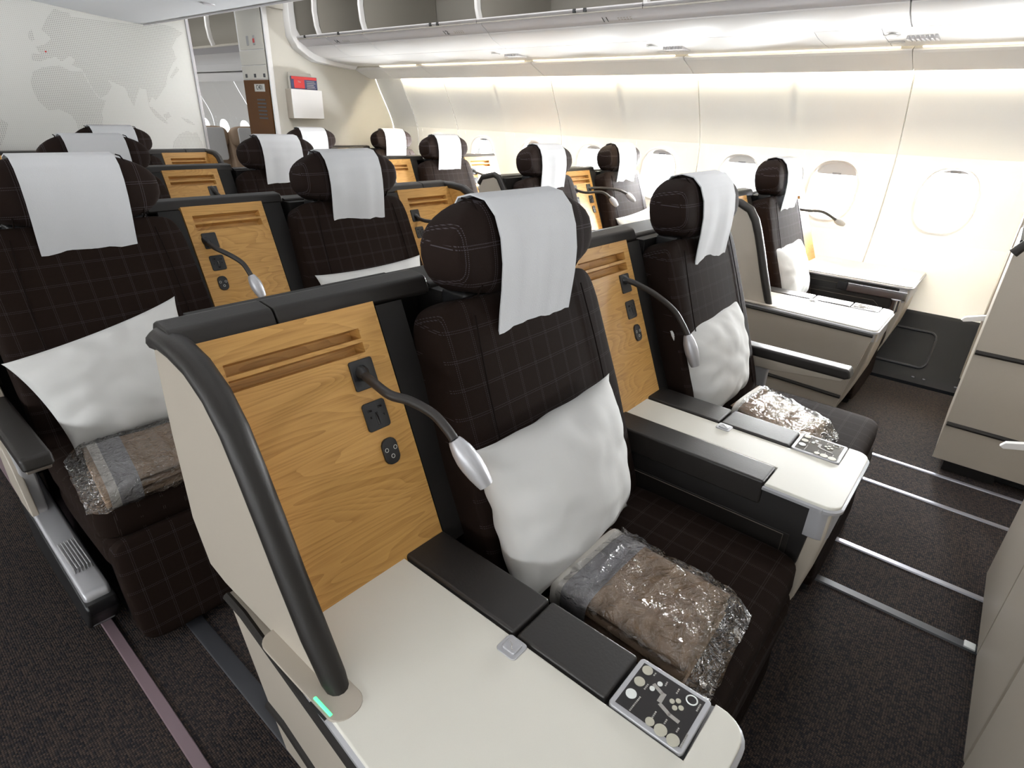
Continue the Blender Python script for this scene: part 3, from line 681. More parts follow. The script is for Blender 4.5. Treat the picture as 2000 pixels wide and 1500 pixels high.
def blanket_parts(root, c, z0, z1, seed=0, grey_end=True, folds=3, filmmat='film', fu=.12):
    """c: four corners (x,y) in root coordinates: A(end with band, near side) B C D ; folded blanket in clear film"""
    A_, B_, C_, D_ = [Vector((*p, 0)) for p in c]
    def at(u, v): return A_.lerp(D_, u).lerp(B_.lerp(C_, u), v)      # u from band end to far end
    n, m_ = 24, 16
    for k in range(folds):
        za, zb = z0+(z1-z0)*k/folds, z0+(z1-z0)*(k+1)/folds
        vs, fs = [], []
        for side in (0, 1):
            for j in range(m_+1):
                for i in range(n+1):
                    u, v = i/n, j/m_; uu, vv_ = 2*u-1, 2*v-1
                    h = ((1-abs(uu)**8)*(1-abs(vv_)**6))**.5
                    zc = (za+zb)/2; hz = (zb-za)/2*1.06*h; wv = noise.noise(Vector((u*3+seed, v*3, k*2.)))*.007
                    p = at(.03+.94*u, .03+.94*v) + Vector((0, 0, zc + (hz if side else -hz) + wv*h*(k+1)/folds)); vs.append(p)
        q = (n+1)*(m_+1)
        for s_ in (0, 1):
            for j in range(m_):
                for i in range(n):
                    f = (s_*q+j*(n+1)+i, s_*q+j*(n+1)+i+1, s_*q+(j+1)*(n+1)+i+1, s_*q+(j+1)*(n+1)+i); fs.append(f if s_ else f[::-1])
        t = bmesh.new(); vv2 = [t.verts.new(v) for v in vs]
        for f in fs: t.faces.new([vv2[i] for i in f])
        bmesh.ops.remove_doubles(t, verts=t.verts, dist=1e-5)
        mb = MB(); mb._merge(t); link('fold', mb.mesh('fold', 'blanket', 180), root)
    def wrap(u0, u1, off, m, name, lab):
        vs, fs = [], []; N = 24
        ring = []
        for i in range(N):
            th = 2*math.pi*i/N; cy, sy = math.cos(th), math.sin(th); e = .45
            vv_ = .5+.5*math.copysign(abs(cy)**e, cy)*1.0; zz = (z0+z1)/2 + ((z1-z0)/2+off)*math.copysign(abs(sy)**e, sy); ring.append((vv_, zz))
        K = 5
        for k in range(K+1):
            u = u0+(u1-u0)*k/K
            for vv_, zz in ring:
                p = at(u, .5+(vv_-.5)*(1+off*2)); wv = noise.noise(Vector((u*3+seed, vv_*3, (folds-1)*2.)))*.007*(1 if zz > (z0+z1)/2 else 0)
                vs.append(p+Vector((0, 0, zz+wv)))
        for k in range(K):
            for i in range(N): fs.append((k*N+i, k*N+(i+1) % N, (k+1)*N+(i+1) % N, (k+1)*N+i))
        mb = MB(); mb.raw(vs, fs); link(name, mb.mesh(name, m, 180), root, label=lab)
    wrap(.07, .15, .004, 'band', 'paper_band', 'cream paper band'); 
    if grey_end: wrap(.15, .34, .003, 'blanket_grey', 'printed_sleeve', 'grey sleeve')
    # clear film, crumpled, slightly larger, with loose tail at the far end
    vs, fs = [], []; N = 44; K = 34
    for k in range(K+1):
        u = fu + (1.12-fu)*k/K; tail = max(0, (u-.98)/.16) + max(0, (.02-u)/.16)
        for i in range(N):
            th = 2*math.pi*i/N; cy, sy = math.cos(th), math.sin(th); e = .5
            vv_ = .5*math.copysign(abs(cy)**e, cy)*(1+.05); zz = ((z1-z0)/2+.007)*math.copysign(abs(sy)**e, sy)*(1-.75*tail)
            cr = noise.noise(Vector((u*9+seed, i*.45, seed)))*.010 + noise.noise(Vector((u*22, i*1.1, seed+5)))*.005
            p = at(u, .5+vv_*(1-.25*tail*abs(math.sin(i*.9))))
            vs.append(p+Vector((cr*.7, cr*.5, max(z0+.002, (z0+z1)/2-.012*tail+zz+cr + (.004 if sy > 0 else 0)))))
    for k in range(K):
        for i in range(N): fs.append((k*N+i, k*N+(i+1) % N, (k+1)*N+(i+1) % N, (k+1)*N+i))
    mb = MB(); mb.raw(vs, fs); link('film_wrapper', mb.mesh('film_wrapper', filmmat, 25), root, label='crumpled clear plastic wrapper')

def smooth_path(pts, k=5):
    pts = [Vector(p) for p in pts]; out = []
    for i in range(len(pts)-1):
        p0, p1, p2, p3 = pts[max(i-1, 0)], pts[i], pts[i+1], pts[min(i+2, len(pts)-1)]
        for j in range(k):
            t = j/k; out.append(.5*((2*p1)+(p2-p0)*t+(2*p0-5*p1+4*p2-p3)*t*t+(3*p1-p0-3*p2+p3)*t**3))
    out.append(pts[-1]); return out
def reading_lamp(root, pts, headlen=.095, nohead=False):
    """world points; last two points give the head axis"""
    o = root.location; q = [Vector(p)-o for p in pts]
    neck = q if nohead else q[:-1]
    mb = MB(); mb.tube(smooth_path(neck, 5), .0098, 10)
    k = link('reading_lamp', mb.mesh('reading_lamp', 'neck', 60), root, label='dark flexible reading lamp neck')
    mb = MB(); d = (neck[1]-neck[0]).normalized(); mb.tube([neck[0]-d*.012, neck[0]+d*.006, neck[0]+d*.02], [.017, .016, .010], 12); link('lamp_collar', mb.mesh('lamp_collar', 'black', 60), k)
    if not nohead:
        a, b = q[-2], q[-1]; L = b-a
        pr = [(0, .0125), (.06, .0155), (.22, .0205), (.40, .0232), (.55, .0232), (.75, .0208), (.92, .0172), (1.0, .0150)]
        mb = MB(); mb.tube([a+L*t for t, _ in pr], [r for _, r in pr], 20); link('lamp_head', mb.mesh('lamp_head', 'silver', 50), k, label='silver bullet-shaped lamp head')
        mb = MB(); dd = L.normalized(); mb.tube([b-dd*.002, b+dd*.0008], .0125, 16); link('lamp_lens', mb.mesh('lamp_lens', 'grey_plastic', 50), k)
        mb = MB(); ax = L.normalized(); e1 = ax.orthogonal().normalized(); e2 = ax.cross(e1)
# ------------------------------------------------------------------ SETTING
def prof_x(z):
    P_ = [(.345, 4.72), (.45, 4.795), (.60, 4.868), (.80, 4.945), (1.05, 4.985), (1.298, 4.976), (1.45, 4.925), (1.562, 4.868), (1.70, 4.795), (1.83, 4.735), (1.93, 4.70)]
    for i in range(len(P_)-1):
        (z0, x0), (z1, x1) = P_[i], P_[i+1]
        if z <= z1 or i == len(P_)-2:
            pm = P_[max(i-1, 0)]; pp = P_[min(i+2, len(P_)-1)]
            m0 = (x1-pm[1])/(z1-pm[0]) if i > 0 else (x1-x0)/(z1-z0); m1 = (pp[1]-x0)/(pp[0]-z0) if i < len(P_)-2 else (x1-x0)/(z1-z0)
            h = z1-z0; t = (z-z0)/h
            return (2*t**3-3*t*t+1)*x0+(t**3-2*t*t+t)*h*m0+(-2*t**3+3*t*t)*x1+(t**3-t*t)*h*m1
WCZ, WA, WB = 1.055, .155, .195
def oval(th, a, b, e=.78):
    c, s_ = math.cos(th), math.sin(th)
    return (a*math.copysign(abs(c)**e, c), b*math.copysign(abs(s_)**e, s_))
def side_panel(y0, y1, wins, mirrored=False):
    """one moulded sidewall panel with window openings, slightly dished between its edges"""
    t = bmesh.new(); za, zb, zt, z0 = WCZ-.27, WCZ+.27, 1.93, .345
    gap = .004; ya, yb = y0+gap, y1-gap
    def pt(y, z):
        e = min(y-ya, yb-y); d = .006*(1-min(1, max(0, e)/.10))**2 if e < .10 else 0
        x = prof_x(z) - d
        if len(wins) == 2:
            mid = (ya+yb)/2; x -= .010*math.exp(-((y-mid)/.05)**2)*min(1, max(0, (z-.9)/.3))
        return ((x if not mirrored else 2.79-x), y, z)
    def grid(ys, zs):
        vv = [[t.verts.new(pt(y, z)) for z in zs] for y in ys]
        for i in range(len(ys)-1):
            for j in range(len(zs)-1): t.faces.new((vv[i][j], vv[i][j+1], vv[i+1][j+1], vv[i+1][j]))
    def lin(a, b, n): return [a+(b-a)*i/n for i in range(n+1)]
    NY = 40 if wins else 10
    grid(lin(ya, yb, NY), lin(z0, za, 8)); grid(lin(ya, yb, NY), lin(zb, zt, 14))
    if not wins: grid(lin(ya, yb, NY), lin(za, zb, 10))
    else:
        edges = [ya]
        for a, b in zip(wins[:-1], wins[1:]): edges.append((a+b)/2)
        edges.append(yb)
        for k, wy in enumerate(wins):
            c0, c1 = edges[k], edges[k+1]; hw = min(wy-c0, c1-wy) - .0; l0, l1 = max(c0, wy-.24), min(c1, wy+.24)
            if l0 > c0+.001: grid(lin(c0, l0, 4), lin(za, zb, 10))
            if l1 < c1-.001: grid(lin(l1, c1, 4), lin(za, zb, 10))
            rings = []; HZ = WCZ-za
            ths = [2*math.pi*i/48 for i in range(48)] + [math.atan2(b_, a_) % (2*math.pi) for a_ in (l1-wy, l0-wy) for b_ in (HZ, -HZ)]
            ths = sorted(set(round(v, 5) for v in ths)); N = len(ths)
            for f in (0, .08, .3, .62, 1):
                ring = []
                for th in ths:
                    oy, oz = oval(th, WA+.022, WB+.022)
                    c, s_ = math.cos(th), math.sin(th); hy, hz = (l1-wy if c > 0 else wy-l0), WCZ+0-za
                    m_ = max(abs(c)/hy, abs(s_)/hz); ry, rz = c/m_, s_/m_
                    y, z = wy+oy+(ry-oy)*f, WCZ+oz+(rz-oz)*f; x, yy, zz = pt(y, z)
                    ring.append(t.verts.new((x, yy, zz)))
                rings.append(ring)
            for a, b in zip(rings[:-1], rings[1:]):
                for i in range(N): t.faces.new((a[i], a[(i+1) % N], b[(i+1) % N], b[i]))
    mb = MB(); mb._merge(t)
    for f in mb.bm.faces:      # face the cabin
        pass
    return mb.mesh('sidewall_panel', 'side_wall', 50)
wall = struct('wall_right', None, 'curved off-white cabin sidewall of moulded panels')
wall_l = struct('wall_left', None, 'curved off-white sidewall on the far side of the cabin')
for a, b in zip(PANEL_Y[:-1], PANEL_Y[1:]):
    ws = [w for w in WINS if a < w < b]
    link('sidewall_panel', side_panel(a, b, ws), wall)
    link('sidewall_panel', side_panel(a, b, ws, True), wall_l)
# dark gasket strips behind the panel joints
for yj in PANEL_Y[1:-1]:
    mb = MB(); mb.tube([(prof_x(z)-.0005, yj, z) for z in [.35+.04*i for i in range(40)]], .0065, 6); link('joint_gasket', mb.mesh('joint_gasket', 'seam'), wall)
# outer skin that closes the cabin behind the panels
for side, pw in ((1, wall), (-1, wall_l)):
    pass
for k, wy in enumerate(WINS):
    for side in (1, -1):
        if side == -1 and not (-3 < wy < 6): continue
        fx = (lambda x: x) if side == 1 else (lambda x: 2.79-x)
        idx = k+1 if side == 1 else k+1+len(WINS)
        w = struct('window_%d' % idx, None, 'bright oval cabin window')
        N = 40
        def ringpts(a, b, off):
            out = []
            for i in range(N):
                th = 2*math.pi*i/N; oy, oz = oval(th, a, b); out.append((fx(prof_x(WCZ+oz)+off), wy+oy, WCZ+oz))
            return out
        mb = MB(); vs, fs = [], []
        R_ = [ringpts(WA+.026, WB+.026, -.003), ringpts(WA+.014, WB+.014, -.006), ringpts(WA+.004, WB+.004, .004), ringpts(WA-.004, WB-.004, .045), ringpts(WA-.002, WB-.002, .075), ringpts(WA+.05, WB+.05, .075)]
        for r_ in R_: vs += r_
        for j in range(len(R_)-1):
            for i in range(N): fs.append((j*N+i, j*N+(i+1) % N, (j+1)*N+(i+1) % N, (j+1)*N+i))
        mb.raw(vs, fs); link('window_frame', mb.mesh('window_frame', 'bin_white', 50), w)
        mb = MB(); vs = ringpts(WA+.02, WB+.02, .060) + ringpts(WA+.02, WB+.02, .066); fs = [tuple(range(N)), tuple(range(N, 2*N))[::-1]]
        mb.raw(vs, fs); link('window_pane', mb.mesh('window_pane', 'pane', 50), w)
        # blind, raised into the top of the opening
        dn = {1: .055, 3: .030, 5: .02}.get(k % 6, .035) if side == 1 else .04
        if side == 1 and abs(wy-1.0885) < .1: dn = .085
        zt, zb_ = WCZ+WB+.01, WCZ+WB-dn; vs, fs = [], []
        for z in (zb_, (zb_+zt)/2, zt):
            for y in (-1, 1): vs.append((fx(prof_x(z)+.046), wy+y*(WA+.006), z))
        for z in (zb_, (zb_+zt)/2, zt):
            for y in (-1, 1): vs.append((fx(prof_x(z)+.050), wy+y*(WA+.006), z))
        fs = [(0, 1, 3, 2), (2, 3, 5, 4), (6, 8, 9, 7), (8, 10, 11, 9), (0, 6, 7, 1), (4, 5, 11, 10)]
        mb = MB(); mb.raw(vs, fs); kk = link('window_blind', mb.mesh('window_blind', 'bin_white', 50), w)
        mb = MB(); mb.box(-.03, .03, -.03, .03, 0, .012, .004, M=Matrix.Translation((fx(prof_x(zb_)+.044), wy, zb_)) @ Matrix.Diagonal((.15, 1, 1, 1))); link('blind_handle', mb.mesh('blind_handle', 'grey_plastic', 50), kk)

# floor with seat tracks
mb = MB(); mb.box(-2.6, 5.4, -3.7, 15, -.05, 0); fl = struct('floor', mb.mesh('floor', 'carpet'), 'dark brown woven carpet')
for (x, wd, m_, lab, y0, y1) in ((.208, .016, 'track_cover', 'mauve seat track cover strip in the aisle carpet', -3.5, 6), (.39, .026, 'track_dark', 'black seat track cover strip beside the nearest console', -3.5, 6),
                     (1.945, .019, 'track_dark', 'dark grey seat track nearest the camera on the right', -3.5, 6), (2.227, .013, 'track', 'bright metal seat track, second from the nearest', -3.5, 6),
                     (2.785, .011, 'track', 'bright metal seat track crossing the sunlit carpet', -3.5, 6), (3.067, .010, 'track', 'thin metal seat track beside the window seat shell', -3.5, 6)):
    mb = MB(); mb.prism(outline_round([(x-wd, -.002), (x+wd, -.002), (x+wd*.8, .006), (x-wd*.8, .006)], 0), 'y', y0, y1); thing('seat_track', lab, 'seat track', group='seat tracks in the carpet', data=mb.mesh('seat_track', m_))
mb = MB(); mb.box(1.93, 1.962, -.315, -.285, .0, .012, .002); thing('track_end_cap', 'small white end cap on the dark grey seat track', 'end cap', data=mb.mesh('track_end_cap', 'button_white'))

# dado below the sidewall
for side, nmx in ((1, 'dado_right'), (-1, 'dado_left')):
    g = (lambda p: p) if side == 1 else (lambda p: (2.79-p[0], p[1]))
    prof = [(4.735, .36), (4.70, .335), (4.66, .27), (4.40, .035), (4.22, .02), (4.215, -.03), (4.9, -.03), (4.9, .36)]
    mb = MB(); mb.prism([g(p) for p in prof], 'y', -3.56, 6.15); d_ = struct('trim_1' if side == 1 else 'trim_2', mb.mesh('dado', 'dado'), 'dark grey lower wall panel')
    if side == 1:
        for yc in (-.30, .42):
            mb = MB(); pts = outline_round(rect(yc-.28, yc+.22, .06, .25), .04, 5); pp = []
            for y, z in pts+[pts[0]]:
                x = 4.40 + (z-.035)*.26/.235          # lie on the sloping face
                pp.append((x-.004, y, z))
            mb.tube(pp, .008, 6); link('access_panel_edge', mb.mesh('access_panel_edge', 'track_dark'), d_)
        for yb_ in (.12, .18, -.05):
            mb = MB(); mb.disc((4.31, yb_, .022), .009, .008, 10); link('screw', mb.mesh('screw', 'track'), d_)

# cove valance, light tube, service strip and bins along the right side
Y0, Y1 = -3.5, 6.13
val = struct('trim_3', None, 'off-white light valance above the windows')
for a, b in zip(PANEL_Y[:-1], PANEL_Y[1:]):
    prof = outline_round([(4.44, 1.908), (4.46, 1.890), (4.655, 1.812), (4.672, 1.828), (4.60, 1.90), (4.50, 1.935)], .006, 3)
    mb = MB(); mb.prism(prof, 'y', a+.002, b-.002, bev=.002, seg=1); link('valance_panel', mb.mesh('valance_panel', 'bin_white'), val)
mb = MB(); mb.tube([(4.700, Y0, 1.868), (4.700, 5.66, 1.868)], .010, 8)
thing('cove_light', 'warm light tube hidden behind the valance over the windows', 'light', data=mb.mesh('cove_light', 'tube_warm'))
for j, (a, b) in enumerate(zip(PANEL_Y[2:-2], PANEL_Y[3:-1])):
    mb = MB(); mb.box(4.405, 4.432, a+.06, b-.05, 1.912, 1.924, .004)
    lab = ['pale warm light strip above the nearest full window panel', 'pale warm light strip above the second window panel', 'pale warm light strip above the third window panel', 'pale warm light strip above the fourth window panel', 'short warm light strip nearest the rear bulkhead'][j % 5]
    thing('light_strip', lab, 'light strip', group='light strips over the windows', data=mb.mesh('light_strip', 'tube_dim'))
psu = struct('trim_4', None, 'white passenger service strip under the bins')
PS = [-3.5, -2.1, -.9, .02, .83, 1.17, 2.10, 3.56, 4.40, 5.02, 5.70, 6.13]
for a, b in zip(PS[:-1], PS[1:]):
    prof = [(4.005, 1.965), (4.10, 1.944), (4.25, 1.930), (4.40, 1.920), (4.45, 1.935), (4.45, 1.98), (4.0, 1.995)]
    mb = MB(); mb.prism(prof, 'y', a+.0012, b-.0012, bev=.001, seg=1); o = link('service_panel', mb.mesh('service_panel', 'bin_white'), psu)
for yc in (.72, 2.17, 3.62):
    for (dx, dy, r) in ((4.10, .07, .030), (4.27, .07, .030)):
        z = 1.944 if dx < 4.2 else 1.928
        mb = MB(); mb.tube([(dx+r*math.cos(t*math.pi/10), yc+dy+r*1.3*math.sin(t*math.pi/10), z-.002) for t in range(21)], .003, 5); mb.disc((dx, yc+dy, z-.004), r*.8, .006, 18); link('reading_light', mb.mesh('reading_light', 'bin_white'), psu)
    mb = MB()
    for i in range(7): mb.box(4.13, 4.26, yc-.14+i*.022, yc-.128+i*.022, 1.924, 1.942, .002, 1)
    link('speaker_grille', mb.mesh('speaker_grille', 'bin_rail'), psu)
binY = [-3.5, -2.1, -.75, .69, 2.12, 3.536, 4.956, 5.68, 6.10]
low = struct('trim_5', None, 'white lower bin fascia')
for a, b in zip([-3.5, -2.1, -.75, .69, 3.50, 4.98, 5.55], [-2.1, -.75, .69, 3.50, 4.98, 5.55, 6.10]):
    prof = [(3.797, 2.050), (3.80, 2.040), (3.86, 2.005), (3.94, 1.978), (4.003, 1.966), (4.02, 1.99), (3.84, 2.06)]
    mb = MB(); mb.prism(prof, 'y', a+.003, b-.003, bev=.002, seg=1); link('fascia_panel', mb.mesh('fascia_panel', 'bin_white', 50), low)
    prof = [(3.705, 2.113), (3.720, 2.092), (3.795, 2.050), (3.82, 2.07), (3.73, 2.13)]
    mb = MB(); mb.prism(prof, 'y', a+.003, b-.003, bev=.002, seg=1); link('number_rail', mb.mesh('number_rail', 'bin_rail', 50), low)
def text_mesh(s, size, m, extr=.0006):
    cu = bpy.data.curves.new('t', 'FONT'); cu.body = s; cu.size = size; cu.extrude = extr; cu.align_x = 'CENTER'; cu.align_y = 'CENTER'
    o = bpy.data.objects.new('t', cu); COL.objects.link(o); dg = bpy.context.evaluated_depsgraph_get()
    me = bpy.data.meshes.new_from_object(o.evaluated_get(dg)); bpy.data.objects.remove(o); me.materials.clear(); me.materials.append(MATS[m]); return me
# row numbers on the rail (rail faces down and towards the aisle)
nr = Vector((-(2.092-2.050), 0, -(3.795-3.720))).normalized()      # outward normal of the rail face
ydir = Vector((0, -1, 0)); upd = nr.cross(ydir) 
if upd.z < 0: upd = -upd; 
xdir = upd.cross(nr)
def on_rail(name, me, y, h=.5):
    c = Vector((3.720+(3.795-3.720)*h, y, 2.092+(2.050-2.092)*h)) + nr*.0035
    M = Matrix(((xdir.x, upd.x, nr.x, c.x), (xdir.y, upd.y, nr.y, c.y), (xdir.z, upd.z, nr.z, c.z), (0, 0, 0, 1)))
    o = link(name, me, low); o.matrix_world = M; return o
for s_, y in (('10', .62), ('11', 2.42), ('12', 3.93), ('14', 5.44)):
    on_rail('row_number', text_mesh(s_, .062, 'ink'), y)
    mb = MB()
    for r_ in (.008, -.008):
        for i in range(5): mb.box(-.055+i*.022, -.055+i*.022+.013, r_-.0035, r_+.0035, 0, .0008)
    on_rail('row_legend', mb.mesh('row_legend', 'bin_inside'), y-.15)
# open bins
for j, (a, b) in enumerate(zip(binY[:-1], binY[1:])):
    labs = ['open overhead bin far forward of the camera', 'open overhead bin ahead of the row ten shells', 'open overhead bin above the row marked ten', 'open overhead bin above the row marked eleven', 'open overhead bin between the row numbers eleven and twelve', 'long open overhead bin above the row marked twelve', 'short open overhead bin above the row marked fourteen', 'narrow bin end section against the rear bulkhead']
    t = thing('overhead_bin', labs[j], 'overhead bin', (0, 0, 0), 'open overhead bins')
    prof = [(3.700, 2.121), (3.735, 2.135), (4.45, 2.16), (4.60, 2.30), (4.58, 2.60), (4.30, 2.78), (3.75, 2.80), (3.75, 2.82), (4.35, 2.82), (4.64, 2.62), (4.66, 2.26), (4.50, 2.10), (3.70, 2.105)]
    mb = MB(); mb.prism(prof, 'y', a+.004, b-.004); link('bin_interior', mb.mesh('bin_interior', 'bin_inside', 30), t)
    mb = MB(); mb.prism([(3.690, 2.128), (3.70, 2.113), (3.735, 2.113), (3.735, 2.137), (3.70, 2.137)], 'y', a+.004, b-.004); link('bin_sill', mb.mesh('bin_sill', 'bin_rail'), t)
    edge = [(3.70, 2.118), (3.672, 2.20), (3.660, 2.32), (3.668, 2.46), (3.70, 2.60), (3.75, 2.72)]
    inner = [(x+.045, z) for x, z in edge[::-1]]
    wv = .030
    mb = MB(); mb.prism(edge+inner, 'y', b-wv, b, bev=.004, seg=1); link('bin_divider_edge', mb.mesh('bin_divider_edge', 'bin_white'), t)
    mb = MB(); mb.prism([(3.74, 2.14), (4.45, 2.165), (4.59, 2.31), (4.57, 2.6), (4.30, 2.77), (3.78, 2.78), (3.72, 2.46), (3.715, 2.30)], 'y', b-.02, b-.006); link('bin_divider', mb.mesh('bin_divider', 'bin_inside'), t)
    L = b-a
    for f in ((.30, .36) if L > 1 else (.5,)):
        mb = MB(); mb.box(3.685, 3.70, a+L*f-.012, a+L*f+.012, 2.112, 2.135, .003); link('latch_strike', mb.mesh('latch_strike', 'black'), t)
# bin end ring against the bulkhead
outer = [(3.72, 2.72), (3.655, 2.52), (3.648, 2.30), (3.655, 2.15), (3.715, 2.048), (3.83, 1.980), (3.915, 1.945), (4.10, 1.925), (4.40, 1.905)]
mb = MB(); mb.prism([(x-.018, z-.018) for x, z in outer] + [(x+.05, z+.05) for x, z in outer[::-1]], 'y', 6.04, 6.149, bev=.006); struct('trim_6', mb.mesh('bin_end_ring', 'bin_white', 50), 'white end ring of the bin line at the bulkhead')
mb = MB(); mb.prism([(3.66, 2.72), (3.65, 2.3), (3.66, 2.15), (3.72, 2.06), (3.85, 1.99), (4.4, 1.93), (4.66, 2.2), (4.6, 2.7)], 'y', 6.085, 6.12); struct('trim_7', mb.mesh('bin_end_plate', 'bin_white'), 'white end plate of the bin line')
# rear bulkhead
mb = MB(); mb.box(3.42, 5.10, 6.15, 6.20, 0, 3.0); wb = struct('wall_back', mb.mesh('wall_back', 'bulkhead'), 'cream bulkhead wall behind the last row')
mb = MB(); mb.box(3.405, 3.455, 6.135, 6.16, 0, 2.385, .006); link('bulkhead_edge', mb.mesh('bulkhead_edge', 'bin_white'), wb)
mb = MB(); mb.box(3.42, 3.70, 6.13, 6.15, 2.36, 2.42, .004); link('bulkhead_header', mb.mesh('bulkhead_header', 'bulkhead'), wb)
# literature pocket with newspapers
t = thing('literature_pocket', 'white wall pocket mounted on the cream bulkhead', 'wall pocket', (3.745, 6.15, 1.38))
mb = MB(); mb.box(-.18, .18, -.115, -.105, 0, .275, .003); link('front_plate', mb.mesh('front_plate', 'bin_white'), t)
mb = MB(); mb.box(-.182, -.172, -.11, 0, 0, .275, .002); mb.box(.172, .182, -.11, 0, 0, .275, .002); mb.box(-.18, .18, -.11, 0, -.004, .006, .002); link('sides', mb.mesh('sides', 'shell'), t)
t = thing('newspaper', 'navy and red magazine in front in the bulkhead pocket', 'magazine', (3.745, 6.15, 1.40), 'papers in the pocket')
M_ = Matrix.Rotation(math.radians(4), 4, 'X')
mb = MB(); mb.box(-.155, .145, -.092, -.078, 0, .375, .003); me = mb.mesh('cover', 'navy'); link('cover', me, t)
mb = MB(); mb.box(-.125, -.005, -.0935, -.092, .265, .345); link('red_panel', mb.mesh('red_panel', 'red'), t)
mb = MB(); mb.box(-.15, .14, -.0932, -.092, .347, .373); link('masthead', mb.mesh('masthead', 'red'), t)
me = text_mesh('The', .022, 'print_white'); o = link('cover_lettering', me, t); o.rotation_euler = (math.pi/2, 0, 0); o.location = (-.065, -.094, .325)
mb = MB()
for i in range(5): mb.box(.02, .125-.012*(i % 3), -.0932, -.092, .265+i*.016, .271+i*.016)
link('cover_text', mb.mesh('cover_text', 'print_grey'), t)
t = thing('newspaper', 'folded pale newspaper behind the navy magazine in the pocket', 'newspaper', (3.745, 6.15, 1.40), 'papers in the pocket')
for i in range(3):
    mb = MB(); mb.box(-.17+.01*i, .10+.008*i, -.070+.018*i, -.058+.018*i, 0, .395+.008*i, .005, 2); link('folded_sheet', mb.mesh('folded_sheet', 'paper'), t)
# closet wall along the passage (faces -x)
cx = 3.42
mb = MB(); mb.box(cx, cx+.04, 6.16, 6.72, 0, 3.0); cw = struct('wall_passage', mb.mesh('wall_passage', 'bin_white'), 'white closet wall beside the rear passage')
def cpanel(name, y0, y1, z0, z1, m_, d=.010, bev=.003, parent=cw):
    mb = MB(); mb.box(cx-d, cx+.002, y0, y1, z0, z1, bev); return link(name, mb.mesh(name, m_), parent)
cpanel('upper_locker', 6.19, 6.68, 2.005, 2.40, 'bulkhead'); cpanel('middle_locker', 6.19, 6.70, 1.865, 1.998, 'bulkhead'); cpanel('lower_strip', 6.19, 6.70, 1.735, 1.858, 'bulkhead')
for yq, mred in ((6.50, None), (6.37, 'red')):
    k = cpanel('locker_latch', yq-.022, yq+.022, 2.04, 2.13, 'grey_plastic', .016, .008)
    if mred: cpanel('latch_flag', yq-.018, yq+.018, 2.06, 2.10, 'red', .018, .004, k)
for yq in (6.62, 6.44, 6.25): cpanel('lower_latch', yq-.02, yq+.02, 1.75, 1.785, 'track_dark', .014, .003)
dr = struct('door_1', None, 'dark brown closet door'); mb = MB(); mb.box(cx-.012, cx+.002, 6.185, 6.70, .02, 1.728, .004); link('door_leaf', mb.mesh('door_leaf', 'brown_door'), dr)
mb = MB(); mb.box(cx-.0135, cx-.012, 6.27, 6.48, 1.62, 1.69); pl_ = link('number_plate', mb.mesh('number_plate', 'print_white'), dr)
me = text_mesh('C401', .062, 'ink'); o = link('plate_lettering', me, dr); o.rotation_euler = (math.pi/2, 0, -math.pi/2); o.location = (cx-.0142, 6.375, 1.657)
mb = MB()
for i in range(6): mb.box(cx-.0135, cx-.012, 6.28+.01*(i % 2), 6.46, 1.36+i*.035, 1.375+i*.035)
link('door_notice', mb.mesh('door_notice', 'track_dark'), dr)
